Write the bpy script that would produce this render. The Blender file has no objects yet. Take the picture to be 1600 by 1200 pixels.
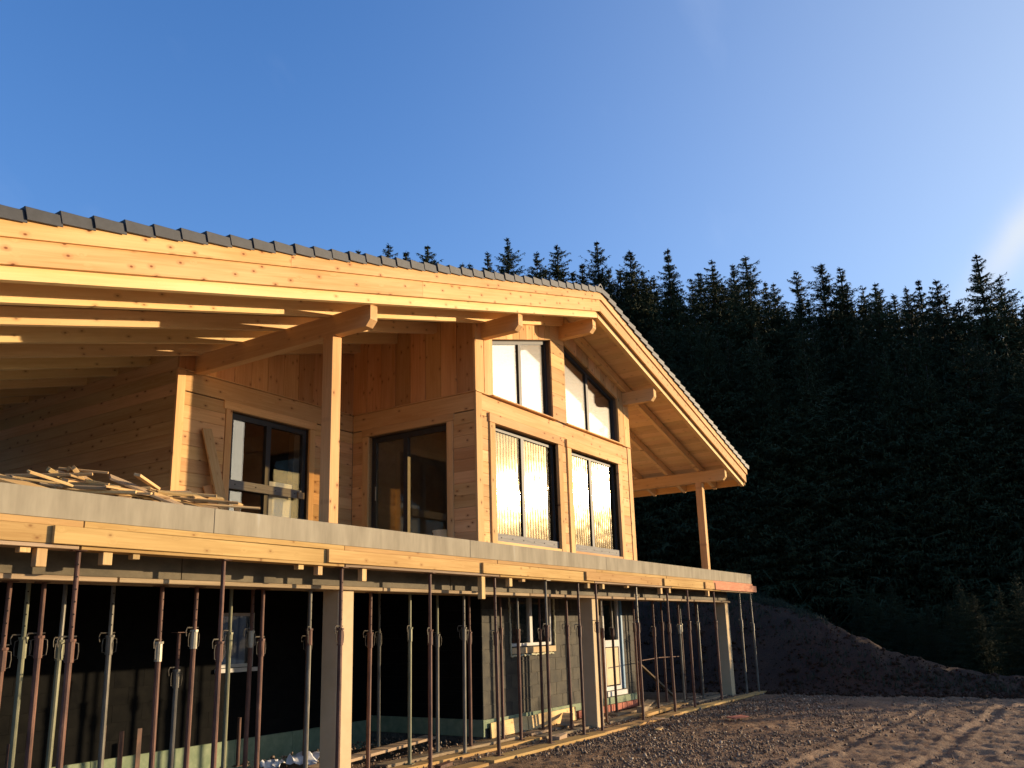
import bpy, bmesh, math, random
import numpy as np
from mathutils import Vector, Matrix

random.seed(7)
rng = np.random.default_rng(7)
R = math.radians
scene = bpy.context.scene
COL = scene.collection

# ------------------------------------------------------------------ camera
CAM = Vector((-11.4302, -7.947, -1.370))
yaw, pitch, roll = 0.99752, 0.23532, -0.02597
fwd = Vector((math.sin(yaw) * math.cos(pitch), math.cos(yaw) * math.cos(pitch), math.sin(pitch)))
rt0 = Vector((math.cos(yaw), -math.sin(yaw), 0))
up0 = rt0.cross(fwd)
cr, sr = math.cos(roll), math.sin(roll)
ax = rt0 * cr + up0 * sr
ay = up0 * cr - rt0 * sr
cam = bpy.data.cameras.new('camera')
cam.sensor_width = 36.0
cam.lens = 36.0 * 1323.04 / 1600
cam.shift_x = (800 - 787.96) / 1600
cam.shift_y = (665.25 - 600) / 1600
cam.clip_end = 2000
camo = bpy.data.objects.new('camera', cam)
COL.objects.link(camo)
M = Matrix((ax, ay, -fwd)).transposed().to_4x4()
M.translation = CAM
camo.matrix_world = M
scene.camera = camo

# ------------------------------------------------------------------ sky and sun
SUN_AZ = R(128.5)      # bearing from +Y towards +X
SUN_EL = R(9.0)
world = bpy.data.worlds.new('World')
scene.world = world
world.use_nodes = True
wn, wl = world.node_tree.nodes, world.node_tree.links
wn.clear()
sky = wn.new('ShaderNodeTexSky')
sky.sky_type = 'NISHITA'
sky.sun_disc = False
sky.sun_elevation = SUN_EL
sky.sun_rotation = SUN_AZ
sky.altitude = 600
sky.air_density = 1.0
sky.dust_density = 4.0
sky.ozone_density = 6.0
bg = wn.new('ShaderNodeBackground')
bg.inputs['Strength'].default_value = 0.15
wo = wn.new('ShaderNodeOutputWorld')
# thin cirrus over the whole sky
tc = wn.new('ShaderNodeTexCoord')
mp = wn.new('ShaderNodeMapping')
mp.inputs['Rotation'].default_value = (R(20), R(-35), R(40))
mp.inputs['Scale'].default_value = (0.7, 3.2, 1.6)
nz = wn.new('ShaderNodeTexNoise')
nz.inputs['Scale'].default_value = 1.6
nz.inputs['Detail'].default_value = 6
nz.inputs['Roughness'].default_value = 0.55
rp = wn.new('ShaderNodeValToRGB')
rp.color_ramp.elements[0].position = 0.54
rp.color_ramp.elements[0].color = (0, 0, 0, 1)
rp.color_ramp.elements[1].position = 0.85
rp.color_ramp.elements[1].color = (0.035, 0.035, 0.035, 1)
mixc = wn.new('ShaderNodeMixRGB')
mixc.blend_type = 'MIX'
mixc.inputs['Color2'].default_value = (9.0, 8.6, 8.0, 1)
wl.new(tc.outputs['Generated'], mp.inputs['Vector'])
wl.new(mp.outputs['Vector'], nz.inputs['Vector'])
wl.new(nz.outputs['Fac'], rp.inputs['Fac'])
wl.new(rp.outputs['Color'], mixc.inputs['Fac'])
wl.new(sky.outputs['Color'], mixc.inputs['Color1'])
# one bright wisp of cirrus low in the sky at the right
def pix_dir(px, py):
    return (ax * ((px - 787.96) / 1323.04) + ay * (-(py - 665.25) / 1323.04) + fwd).normalized()
wc = pix_dir(1612, 352); wa = (pix_dir(1650, 300) - pix_dir(1560, 415)).normalized(); wb = wc.cross(wa).normalized()
def dotn(v):
    q = wn.new('ShaderNodeVectorMath'); q.operation = 'DOT_PRODUCT'; q.inputs[1].default_value = v
    wl.new(tc.outputs['Generated'], q.inputs[0]); return q.outputs['Value']
def mathn(op, a, b=None):
    q = wn.new('ShaderNodeMath'); q.operation = op
    for i, x in enumerate((a, b)):
        if x is None: continue
        if isinstance(x, (int, float)): q.inputs[i].default_value = x
        else: wl.new(x, q.inputs[i])
    return q.outputs[0]
u_ = mathn('DIVIDE', mathn('SUBTRACT', dotn(wa), float(wc.dot(wa))), 0.085)
w_ = mathn('MULTIPLY', mathn('SUBTRACT', nz.outputs['Fac'], 0.5), 0.05)
v_ = mathn('DIVIDE', mathn('ADD', dotn(wb), w_), 0.020)
ss = mathn('ADD', mathn('MULTIPLY', u_, u_), mathn('MULTIPLY', v_, v_))
wisp = mathn('MULTIPLY', mathn('EXPONENT', mathn('MULTIPLY', ss, -1.0)), 0.55)
front = mathn('GREATER_THAN', dotn(wc), 0.0)
mixw = wn.new('ShaderNodeMixRGB'); mixw.inputs['Color2'].default_value = (3.0, 2.9, 2.8, 1)
wl.new(mathn('MULTIPLY', wisp, front), mixw.inputs['Fac']); wl.new(mixc.outputs['Color'], mixw.inputs['Color1'])
# hazy veil and glow round the low sun
sdv = Vector((math.sin(SUN_AZ) * math.cos(SUN_EL), math.cos(SUN_AZ) * math.cos(SUN_EL), math.sin(SUN_EL)))
cs = mathn('MAXIMUM', dotn(sdv), 0.0)
veil = wn.new('ShaderNodeMixRGB'); veil.inputs['Color2'].default_value = (1.95, 1.92, 1.45, 1)
wl.new(mathn('MULTIPLY', mathn('POWER', cs, 2.6), 0.66), veil.inputs['Fac']); hz0 = wn.new('ShaderNodeMixRGB'); hz0.inputs['Color2'].default_value = (1.25, 1.78, 2.45, 1)
sz = wn.new('ShaderNodeSeparateXYZ'); wl.new(tc.outputs['Generated'], sz.inputs[0])
low = mathn('POWER', mathn('SUBTRACT', 1.0, mathn('MAXIMUM', sz.outputs['Z'], 0.0)), 2.6)
wl.new(mathn('MULTIPLY', low, 0.42), hz0.inputs['Fac']); wl.new(mixw.outputs['Color'], hz0.inputs['Color1'])
wl.new(hz0.outputs['Color'], veil.inputs['Color1'])
glow = wn.new('ShaderNodeMixRGB'); glow.blend_type = 'ADD'; glow.inputs['Color2'].default_value = (8.5, 6.2, 3.4, 1)
wl.new(mathn('POWER', cs, 26.0), glow.inputs['Fac']); wl.new(veil.outputs['Color'], glow.inputs['Color1'])
wl.new(glow.outputs['Color'], bg.inputs['Color'])
wl.new(bg.outputs['Background'], wo.inputs['Surface'])

sun = bpy.data.lights.new('sun', 'SUN')
sun.energy = 3.1
sun.angle = R(0.5)
sun.color = (1.0, 0.755, 0.47)
suno = bpy.data.objects.new('sun', sun)
COL.objects.link(suno)
sdir = Vector((math.sin(SUN_AZ) * math.cos(SUN_EL), math.cos(SUN_AZ) * math.cos(SUN_EL), math.sin(SUN_EL)))
suno.rotation_euler = sdir.to_track_quat('Z', 'Y').to_euler()
suno.location = sdir * 60

vs = scene.view_settings
vs.view_transform = 'Standard'
vs.look = 'None'
vs.gamma = 1.0
vs.use_curve_mapping = False
vs.exposure = 1.35

# ------------------------------------------------------------------ measured numbers of the place (metres)
X0 = 3.074           # ridge
SL = 0.2735          # roof slope
W = 6.18             # bay width
D1 = 2.811           # depth of the recess
C = 3.815            # length of the recessed wall
GZ = -3.336          # ground
XE = 11.72           # right eave
XL = -9.6            # left eave (outside the picture)
ZS = 4.87            # soffit height at the ridge
ZR = 4.652           # rafter bottom at the ridge
def zroof(x, z0): return z0 - SL * abs(x - X0)

# ------------------------------------------------------------------ materials
def nodes_of(m):
    m.use_nodes = True
    nt = m.node_tree
    return nt, nt.nodes, nt.links, nt.nodes['Principled BSDF']

def wood_mat(name, a, b, knot=(0.16, 0.05, 0.018), knots=1.0, rough=0.75, grey=0.0, vary=0.18, kd=0.58):
    m = bpy.data.materials.new(name)
    nt, n, l, p = nodes_of(m)
    tc = n.new('ShaderNodeTexCoord'); oi = n.new('ShaderNodeObjectInfo')
    mul = n.new('ShaderNodeMath'); mul.operation = 'MULTIPLY'; mul.inputs[1].default_value = 57.0
    l.new(oi.outputs['Random'], mul.inputs[0])
    add = n.new('ShaderNodeVectorMath'); add.operation = 'ADD'
    l.new(tc.outputs['Object'], add.inputs[0]); l.new(mul.outputs[0], add.inputs[1])
    # knots
    vo = n.new('ShaderNodeTexVoronoi'); vo.voronoi_dimensions = '2D'; vo.inputs['Scale'].default_value = 4.2
    ms = n.new('ShaderNodeMapping'); ms.inputs['Scale'].default_value = (0.8, 1.35, 0.08)
    l.new(add.outputs[0], ms.inputs[0]); l.new(ms.outputs[0], vo.inputs['Vector'])
    kr = n.new('ShaderNodeValToRGB'); e = kr.color_ramp.elements
    e[0].position = 0.03; e[0].color = (1, 1, 1, 1); e[1].position = 0.21; e[1].color = (0, 0, 0, 1)
    x = e.new(0.075); x.color = (0.32, 0.32, 0.32, 1)
    l.new(vo.outputs['Distance'], kr.inputs[0])
    sep = n.new('ShaderNodeSeparateColor'); l.new(vo.outputs['Color'], sep.inputs[0])
    gt = n.new('ShaderNodeMath'); gt.operation = 'GREATER_THAN'; gt.inputs[1].default_value = kd
    l.new(sep.outputs[0], gt.inputs[0])
    km = n.new('ShaderNodeMath'); km.operation = 'MULTIPLY'
    l.new(kr.outputs['Color'], km.inputs[0]); l.new(gt.outputs[0], km.inputs[1])
    ks = n.new('ShaderNodeMath'); ks.operation = 'MULTIPLY'; ks.inputs[1].default_value = 0.8 * knots
    l.new(km.outputs[0], ks.inputs[0])
    # grain, bent round the knots
    mg = n.new('ShaderNodeMapping'); mg.inputs['Scale'].default_value = (0.55, 16, 16)
    off = n.new('ShaderNodeVectorMath'); off.operation = 'ADD'
    sc = n.new('ShaderNodeVectorMath'); sc.operation = 'SCALE'; sc.inputs['Scale'].default_value = 0.06
    l.new(kr.outputs['Color'], sc.inputs[0]); l.new(add.outputs[0], off.inputs[0]); l.new(sc.outputs[0], off.inputs[1])
    l.new(off.outputs[0], mg.inputs[0])
    g = n.new('ShaderNodeTexNoise'); g.inputs['Scale'].default_value = 2.2; g.inputs['Detail'].default_value = 5
    g.inputs['Roughness'].default_value = 0.6; g.inputs['Distortion'].default_value = 0.4
    l.new(mg.outputs[0], g.inputs['Vector'])
    mb_ = n.new('ShaderNodeMapping'); mb_.inputs['Scale'].default_value = (0.5, 3, 3)
    l.new(add.outputs[0], mb_.inputs[0])
    bn = n.new('ShaderNodeTexNoise'); bn.inputs['Scale'].default_value = 1.3; bn.inputs['Detail'].default_value = 3
    l.new(mb_.outputs[0], bn.inputs['Vector'])
    mm = n.new('ShaderNodeMath'); mm.operation = 'MULTIPLY_ADD'; mm.inputs[1].default_value = 0.55
    l.new(bn.outputs['Fac'], mm.inputs[0])
    hg = n.new('ShaderNodeMath'); hg.operation = 'MULTIPLY'; hg.inputs[1].default_value = 0.5
    l.new(g.outputs['Fac'], hg.inputs[0]); l.new(hg.outputs[0], mm.inputs[2])
    cr_ = n.new('ShaderNodeValToRGB'); e = cr_.color_ramp.elements
    e[0].position = 0.38; e[0].color = (*b, 1); e[1].position = 0.66; e[1].color = (*a, 1)
    l.new(mm.outputs[0], cr_.inputs[0])
    mx = n.new('ShaderNodeMixRGB'); mx.inputs['Color2'].default_value = (*knot, 1)
    l.new(ks.outputs[0], mx.inputs['Fac']); l.new(cr_.outputs[0], mx.inputs['Color1'])
    hs = n.new('ShaderNodeHueSaturation')
    mr = n.new('ShaderNodeMapRange'); mr.inputs[3].default_value = 1 - vary; mr.inputs[4].default_value = 1 + vary * 0.6
    l.new(oi.outputs['Random'], mr.inputs[0]); l.new(mr.outputs[0], hs.inputs['Value'])
    mh = n.new('ShaderNodeMapRange'); mh.inputs[3].default_value = 0.493; mh.inputs[4].default_value = 0.507
    fr = n.new('ShaderNodeMath'); fr.operation = 'FRACT'; l.new(mul.outputs[0], fr.inputs[0])
    l.new(fr.outputs[0], mh.inputs[0]); l.new(mh.outputs[0], hs.inputs['Hue'])
    hs.inputs['Saturation'].default_value = 1 - grey
    l.new(mx.outputs[0], hs.inputs['Color']); l.new(hs.outputs[0], p.inputs['Base Color'])
    p.inputs['Roughness'].default_value = rough
    p.inputs['Specular IOR Level'].default_value = 0.10
    bp = n.new('ShaderNodeBump'); bp.inputs['Strength'].default_value = 0.25; bp.inputs['Distance'].default_value = 0.004
    l.new(g.outputs['Fac'], bp.inputs['Height']); l.new(bp.outputs[0], p.inputs['Normal'])
    return m

def noise_mat(name, a, b, scale=8.0, stretch=(1, 1, 1), rough=0.8, metal=0.0, bump=0.3, dist=0.01, c=None, detail=6, lo=0.35, hi=0.68, spec=0.3, seed_obj=True):
    m = bpy.data.materials.new(name)
    nt, n, l, p = nodes_of(m)
    tc = n.new('ShaderNodeTexCoord'); mp = n.new('ShaderNodeMapping'); mp.inputs['Scale'].default_value = stretch
    if seed_obj:
        oi = n.new('ShaderNodeObjectInfo'); mu = n.new('ShaderNodeMath'); mu.operation = 'MULTIPLY'; mu.inputs[1].default_value = 37
        l.new(oi.outputs['Random'], mu.inputs[0]); l.new(mu.outputs[0], mp.inputs['Location'])
    l.new(tc.outputs['Object'], mp.inputs[0])
    g = n.new('ShaderNodeTexNoise'); g.inputs['Scale'].default_value = scale; g.inputs['Detail'].default_value = detail
    g.inputs['Roughness'].default_value = 0.65
    l.new(mp.outputs[0], g.inputs['Vector'])
    r_ = n.new('ShaderNodeValToRGB'); e = r_.color_ramp.elements
    e[0].position = lo; e[0].color = (*a, 1); e[1].position = hi; e[1].color = (*b, 1)
    if c:
        x = e.new(hi + 0.1); x.color = (*c, 1)
    l.new(g.outputs['Fac'], r_.inputs[0]); l.new(r_.outputs[0], p.inputs['Base Color'])
    p.inputs['Roughness'].default_value = rough; p.inputs['Metallic'].default_value = metal
    p.inputs['Specular IOR Level'].default_value = spec
    if bump:
        bp = n.new('ShaderNodeBump'); bp.inputs['Strength'].default_value = bump; bp.inputs['Distance'].default_value = dist
        l.new(g.outputs['Fac'], bp.inputs['Height']); l.new(bp.outputs[0], p.inputs['Normal'])
    return m

def glass_mat(name, rough, ribs=0.0, tint=(0.95, 0.96, 0.95), ior=2.2, haze=0.16, bumpy=0.05, refl=(1.0, 0.94, 0.82)):
    m = bpy.data.materials.new(name); m.use_nodes = True
    nt = m.node_tree; n, l = nt.nodes, nt.links; n.clear()
    out = n.new('ShaderNodeOutputMaterial'); mix = n.new('ShaderNodeMixShader')
    tr = n.new('ShaderNodeBsdfTransparent'); tr.inputs[0].default_value = (*tint, 1)
    gl = n.new('ShaderNodeBsdfGlossy'); gl.inputs['Roughness'].default_value = rough; gl.inputs['Color'].default_value = (*refl, 1)
    g2 = n.new('ShaderNodeBsdfGlossy'); g2.inputs['Roughness'].default_value = 0.34
    m2 = n.new('ShaderNodeMixShader'); m2.inputs[0].default_value = haze
    l.new(gl.outputs[0], m2.inputs[1]); l.new(g2.outputs[0], m2.inputs[2])
    fr = n.new('ShaderNodeFresnel')
    ge = n.new('ShaderNodeNewGeometry'); bi = n.new('ShaderNodeMapRange')     # same reflectance from either side of the thin pane
    bi.inputs[3].default_value = ior; bi.inputs[4].default_value = 1.0 / ior
    l.new(ge.outputs['Backfacing'], bi.inputs[0]); l.new(bi.outputs[0], fr.inputs['IOR'])
    l.new(fr.outputs[0], mix.inputs[0]); l.new(tr.outputs[0], mix.inputs[1]); l.new(m2.outputs[0], mix.inputs[2])
    l.new(mix.outputs[0], out.inputs[0])
    tc = n.new('ShaderNodeTexCoord')
    nz = n.new('ShaderNodeTexNoise'); nz.inputs['Scale'].default_value = 0.9; nz.inputs['Detail'].default_value = 2
    l.new(tc.outputs['Object'], nz.inputs['Vector'])
    bp = n.new('ShaderNodeBump'); bp.inputs['Strength'].default_value = bumpy; bp.inputs['Distance'].default_value = 0.05
    l.new(nz.outputs['Fac'], bp.inputs['Height'])
    if ribs:
        wv = n.new('ShaderNodeTexWave'); wv.bands_direction = 'X'; wv.inputs['Scale'].default_value = 3.3
        wv.inputs['Distortion'].default_value = 1.6; wv.inputs['Detail'].default_value = 1.5
        l.new(tc.outputs['Object'], wv.inputs['Vector'])
        b2 = n.new('ShaderNodeBump'); b2.inputs['Strength'].default_value = ribs; b2.inputs['Distance'].default_value = 0.012
        l.new(wv.outputs['Fac'], b2.inputs['Height']); l.new(bp.outputs[0], b2.inputs['Normal'])
        l.new(b2.outputs[0], gl.inputs['Normal'])
    else:
        l.new(bp.outputs[0], gl.inputs['Normal'])
    return m

MAT = {}
MAT['larch'] = wood_mat('larch', (0.76, 0.465, 0.21), (0.60, 0.325, 0.125), knots=1.25, vary=0.24)
MAT['barge'] = wood_mat('barge_larch', (0.76, 0.465, 0.21), (0.60, 0.325, 0.125), knot=(0.22, 0.065, 0.025), knots=1.25, vary=0.12, kd=0.22)
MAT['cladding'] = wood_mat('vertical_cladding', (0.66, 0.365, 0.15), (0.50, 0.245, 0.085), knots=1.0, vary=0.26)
MAT['spruce'] = wood_mat('spruce', (0.84, 0.59, 0.29), (0.72, 0.47, 0.20), knots=0.9)
MAT['beam'] = wood_mat('beam', (0.76, 0.48, 0.22), (0.62, 0.35, 0.14), knots=0.55)
MAT['soffit'] = wood_mat('soffit', (0.84, 0.60, 0.32), (0.72, 0.48, 0.23), knots=0.5)
MAT['form'] = wood_mat('formwork_timber', (0.56, 0.36, 0.145), (0.40, 0.235, 0.085), knots=0.8, rough=0.85)
MAT['oldwood'] = wood_mat('weathered_timber', (0.42, 0.29, 0.15), (0.24, 0.155, 0.075), knots=0.4, grey=0.15, rough=0.8)
MAT['scrap'] = wood_mat('scrap_timber', (0.66, 0.46, 0.22), (0.48, 0.29, 0.12), knots=0.5, vary=0.35)
MAT['redboard'] = noise_mat('red_shuttering_paint', (0.50, 0.20, 0.115), (0.58, 0.30, 0.17), 6, (0.6, 4, 4), rough=0.85, spec=0.06)
MAT['greyboard'] = noise_mat('grey_batten', (0.14, 0.135, 0.12), (0.24, 0.22, 0.19), 6, (0.4, 8, 8), rough=0.7)
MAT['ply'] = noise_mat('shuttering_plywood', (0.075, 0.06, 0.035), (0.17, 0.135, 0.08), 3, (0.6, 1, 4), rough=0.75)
MAT['concrete'] = noise_mat('fair_concrete', (0.25, 0.245, 0.22), (0.37, 0.36, 0.325), 5.0, (2.6, 2.6, 0.35), rough=0.85, bump=0.15, c=(0.44, 0.43, 0.40))
MAT['edgeconc'] = noise_mat('slab_edge_concrete', (0.255, 0.22, 0.155), (0.36, 0.315, 0.225), 1.5, (2.6, 0.5, 1), rough=0.9, bump=0.05, spec=0.08, c=(0.40, 0.38, 0.32), detail=4, lo=0.36, hi=0.66)
MAT['column'] = noise_mat('column_concrete', (0.54, 0.40, 0.225), (0.62, 0.47, 0.275), 2.2, (1, 1, 0.6), rough=0.9, bump=0.12, spec=0.08)
MAT['bitumen'] = noise_mat('bitumen_coat', (0.022, 0.021, 0.018), (0.085, 0.073, 0.048), 3.0, (1, 1, 0.8), rough=0.8, bump=0.4, c=(0.17, 0.15, 0.10), lo=0.3, hi=0.72)
MAT['shadeblack'] = noise_mat('shade_black_bitumen', (0.004, 0.004, 0.004), (0.010, 0.0095, 0.008), 4.0, rough=0.9, bump=0.4, spec=0.08, c=(0.03, 0.027, 0.020), lo=0.3, hi=0.72)  # bitumen with the shade under the slab put into its colour
MAT['mortar'] = noise_mat('pale_mortar', (0.05, 0.047, 0.04), (0.16, 0.145, 0.115), 14, rough=0.9)
MAT['tile'] = noise_mat('slate_grey_tile', (0.026, 0.028, 0.032), (0.042, 0.044, 0.049), 9, rough=0.6, bump=0.08, spec=0.35)
MAT['frame'] = noise_mat('anthracite_frame', (0.030, 0.029, 0.028), (0.042, 0.040, 0.038), 3, rough=0.5, bump=0.0, spec=0.25)
MAT['whiteframe'] = noise_mat('white_frame', (0.52, 0.50, 0.45), (0.62, 0.60, 0.55), 5, rough=0.6, bump=0.0, spec=0.15)
MAT['blue'] = noise_mat('blue_tape', (0.10, 0.22, 0.34), (0.16, 0.30, 0.42), 5, rough=0.5)
MAT['foam'] = noise_mat('mounting_foam', (0.45, 0.43, 0.27), (0.62, 0.59, 0.40), 25, rough=0.9, bump=0.6, dist=0.02)
MAT['xps'] = noise_mat('green_insulation', (0.17, 0.22, 0.125), (0.27, 0.31, 0.19), 6, rough=0.85, bump=0.1)
MAT['brick'] = noise_mat('red_brick', (0.36, 0.11, 0.065), (0.48, 0.18, 0.11), 9, rough=0.85)
MAT['rust'] = noise_mat('rusty_red_steel', (0.075, 0.036, 0.024), (0.18, 0.086, 0.054), 11, (1, 1, 0.35), rough=0.65, bump=0.2, c=(0.33, 0.20, 0.12))
MAT['rustdark'] = noise_mat('dark_rust_steel', (0.055, 0.027, 0.018), (0.15, 0.07, 0.04), 14, (1, 1, 0.4), rough=0.6, bump=0.2)
MAT['galv'] = noise_mat('galvanised_steel', (0.10, 0.09, 0.07), (0.20, 0.18, 0.14), 10, (1, 1, 0.3), rough=0.5, bump=0.1, metal=0.3, c=(0.30, 0.16, 0.09))
MAT['greensteel'] = noise_mat('green_grey_steel', (0.12, 0.12, 0.07), (0.23, 0.22, 0.13), 10, (1, 1, 0.3), rough=0.55, bump=0.1, metal=0.15, c=(0.30, 0.17, 0.10))
MAT['bluesteel'] = noise_mat('blue_paint_steel', (0.04, 0.14, 0.20), (0.10, 0.26, 0.30), 10, (1, 1, 0.3), rough=0.5, bump=0.1)
MAT['zinc'] = noise_mat('pale_zinc', (0.30, 0.27, 0.19), (0.42, 0.38, 0.28), 12, rough=0.45, bump=0.1, metal=0.2)
MAT['handle'] = noise_mat('dull_steel_rod', (0.06, 0.05, 0.035), (0.16, 0.135, 0.095), 12, rough=0.6, bump=0.1, metal=0.2)
MAT['hole'] = noise_mat('dark_hole', (0.006, 0.005, 0.004), (0.01, 0.008, 0.006), 5, rough=0.9, bump=0)
MAT['paper'] = noise_mat('white_sheet', (0.62, 0.61, 0.60), (0.74, 0.73, 0.72), 4, rough=0.7, bump=0.2, dist=0.02)
MAT['plaster'] = noise_mat('interior_board', (0.13, 0.085, 0.05), (0.20, 0.135, 0.08), 2, rough=0.8)
MAT['curtain'] = noise_mat('white_curtain', (0.70, 0.70, 0.66), (0.78, 0.78, 0.74), 3, rough=0.9)
MAT['cream'] = noise_mat('cream_door_panel', (0.60, 0.47, 0.27), (0.68, 0.55, 0.33), 3, rough=0.7, spec=0.15)
MAT['bark'] = noise_mat('spruce_bark', (0.035, 0.025, 0.018), (0.075, 0.055, 0.04), 8, (1, 1, 0.3), rough=0.95)
MAT['glass'] = glass_mat('window_glass', 0.035)
MAT['ribglass'] = glass_mat('filmed_window_glass', 0.09, ribs=0.32, haze=0.06, bumpy=0.10, ior=1.5, tint=(0.86, 0.76, 0.56), refl=(1.0, 0.84, 0.56))
MAT['doorglass'] = glass_mat('door_glass', 0.0, ior=1.7, haze=0.0, bumpy=0.0)

# spruce needles
m = bpy.data.materials.new('spruce_needles')
nt, n, l, p = nodes_of(m)
oi = n.new('ShaderNodeObjectInfo'); geo = n.new('ShaderNodeNewGeometry')
ra = n.new('ShaderNodeValToRGB'); e = ra.color_ramp.elements
e[0].color = (0.020, 0.030, 0.014, 1); e[1].color = (0.052, 0.064, 0.025, 1)
ad = n.new('ShaderNodeMath'); ad.operation = 'MULTIPLY_ADD'; ad.inputs[1].default_value = 0.5
hm = n.new('ShaderNodeMath'); hm.operation = 'MULTIPLY'; hm.inputs[1].default_value = 0.5
l.new(geo.outputs['Random Per Island'], ad.inputs[0]); l.new(oi.outputs['Random'], hm.inputs[0]); l.new(hm.outputs[0], ad.inputs[2])
l.new(ad.outputs[0], ra.inputs[0]); l.new(ra.outputs[0], p.inputs['Base Color'])
p.inputs['Roughness'].default_value = 0.75; p.inputs['Specular IOR Level'].default_value = 0.15
MAT['needles'] = m

# earth
m = bpy.data.materials.new('site_earth')
nt, n, l, p = nodes_of(m)
tc = n.new('ShaderNodeTexCoord')
n1 = n.new('ShaderNodeTexNoise'); n1.inputs['Scale'].default_value = 0.55; n1.inputs['Detail'].default_value = 8; n1.inputs['Roughness'].default_value = 0.7
n2 = n.new('ShaderNodeTexNoise'); n2.inputs['Scale'].default_value = 22; n2.inputs['Detail'].default_value = 6; n2.inputs['Roughness'].default_value = 0.7
l.new(tc.outputs['Object'], n1.inputs['Vector']); l.new(tc.outputs['Object'], n2.inputs['Vector'])
r1 = n.new('ShaderNodeValToRGB'); e = r1.color_ramp.elements
e[0].position = 0.35; e[0].color = (0.165, 0.102, 0.054, 1); e[1].position = 0.68; e[1].color = (0.36, 0.24, 0.135, 1)
l.new(n1.outputs['Fac'], r1.inputs[0])
r2 = n.new('ShaderNodeValToRGB'); e = r2.color_ramp.elements
e[0].position = 0.35; e[0].color = (0.55, 0.5, 0.48, 1); e[1].position = 0.7; e[1].color = (1.25, 1.2, 1.15, 1)
l.new(n2.outputs['Fac'], r2.inputs[0])
mx = n.new('ShaderNodeMixRGB'); mx.blend_type = 'MULTIPLY'; mx.inputs[0].default_value = 1
l.new(r1.outputs[0], mx.inputs[1]); l.new(r2.outputs[0], mx.inputs[2])
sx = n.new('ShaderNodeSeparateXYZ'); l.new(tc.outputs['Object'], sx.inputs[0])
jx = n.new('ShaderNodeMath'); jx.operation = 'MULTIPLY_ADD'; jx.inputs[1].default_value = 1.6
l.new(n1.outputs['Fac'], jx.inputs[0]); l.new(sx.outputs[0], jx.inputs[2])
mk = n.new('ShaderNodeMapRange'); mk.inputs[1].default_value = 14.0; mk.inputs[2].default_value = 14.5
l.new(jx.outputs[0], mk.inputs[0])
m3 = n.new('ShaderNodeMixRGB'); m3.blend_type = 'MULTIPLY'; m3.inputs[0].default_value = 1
m3.inputs[2].default_value = (0.24, 0.165, 0.115, 1)  # bank earth multiplied darker, its shade put into the colour
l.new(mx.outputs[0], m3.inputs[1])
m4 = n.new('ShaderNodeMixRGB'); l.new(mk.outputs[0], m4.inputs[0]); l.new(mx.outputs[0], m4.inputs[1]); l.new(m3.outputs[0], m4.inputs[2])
l.new(m4.outputs[0], p.inputs['Base Color'])
p.inputs['Roughness'].default_value = 0.75; p.inputs['Specular IOR Level'].default_value = 0.3
bp = n.new('ShaderNodeBump'); bp.inputs['Strength'].default_value = 0.9; bp.inputs['Distance'].default_value = 0.03
l.new(n2.outputs['Fac'], bp.inputs['Height']); l.new(bp.outputs[0], p.inputs['Normal'])
MAT['earth'] = m
m = bpy.data.materials.new('gravel_stone')
nt, n, l, p = nodes_of(m)
geo = n.new('ShaderNodeNewGeometry'); ra = n.new('ShaderNodeValToRGB'); e = ra.color_ramp.elements
e[0].color = (0.095, 0.058, 0.034, 1); e[1].color = (0.28, 0.20, 0.125, 1); x = e.new(0.93); x.color = (0.25, 0.175, 0.11, 1); e[-1].color = (0.46, 0.38, 0.27, 1)
l.new(geo.outputs['Random Per Island'], ra.inputs[0]); l.new(ra.outputs[0], p.inputs['Base Color']); p.inputs['Roughness'].default_value = 0.85
MAT['stone'] = m
MAT['clod'] = noise_mat('earth_clod', (0.030, 0.017, 0.010), (0.066, 0.039, 0.023), 8, rough=0.95, bump=0.3, spec=0.1)
m = bpy.data.materials.new('rough_grass')
nt, n, l, p = nodes_of(m)
geo = n.new('ShaderNodeNewGeometry'); ra = n.new('ShaderNodeValToRGB'); e = ra.color_ramp.elements
e[0].color = (0.014, 0.022, 0.008, 1); e[1].color = (0.036, 0.046, 0.016, 1)
l.new(geo.outputs['Random Per Island'], ra.inputs[0]); l.new(ra.outputs[0], p.inputs['Base Color']); p.inputs['Roughness'].default_value = 0.8
MAT['grass'] = m

# ------------------------------------------------------------------ helpers
WM = {}
def link(o, parent=None, world=None):
    world = world if world is not None else Matrix.Identity(4)
    COL.objects.link(o)
    if parent is not None:
        o.parent = parent
        o.matrix_parent_inverse = WM[parent.name].inverted()
    o.matrix_basis = world
    WM[o.name] = world.copy()
    return o

def tag(o, label, cat, group=None):
    o['label'] = label; o['category'] = cat
    if group: o['group'] = group
    return o

def empty(name, loc, label=None, cat=None, group=None, parent=None):
    o = bpy.data.objects.new(name, None)
    o.empty_display_size = 0.3
    link(o, parent, Matrix.Translation(Vector(loc)))
    if label: tag(o, label, cat, group)
    return o

def mesh_obj(name, verts, faces, mat, parent=None, world=None, smooth=False, mats=None, fmat=None):
    me = bpy.data.meshes.new(name)
    me.from_pydata([tuple(v) for v in verts], [], faces)
    for mm in (mats or [mat]): me.materials.append(mm)
    if fmat: me.polygons.foreach_set('material_index', fmat)
    if smooth: me.polygons.foreach_set('use_smooth', [True] * len(me.polygons))
    me.update()
    return link(bpy.data.objects.new(name, me), parent, world)

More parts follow.
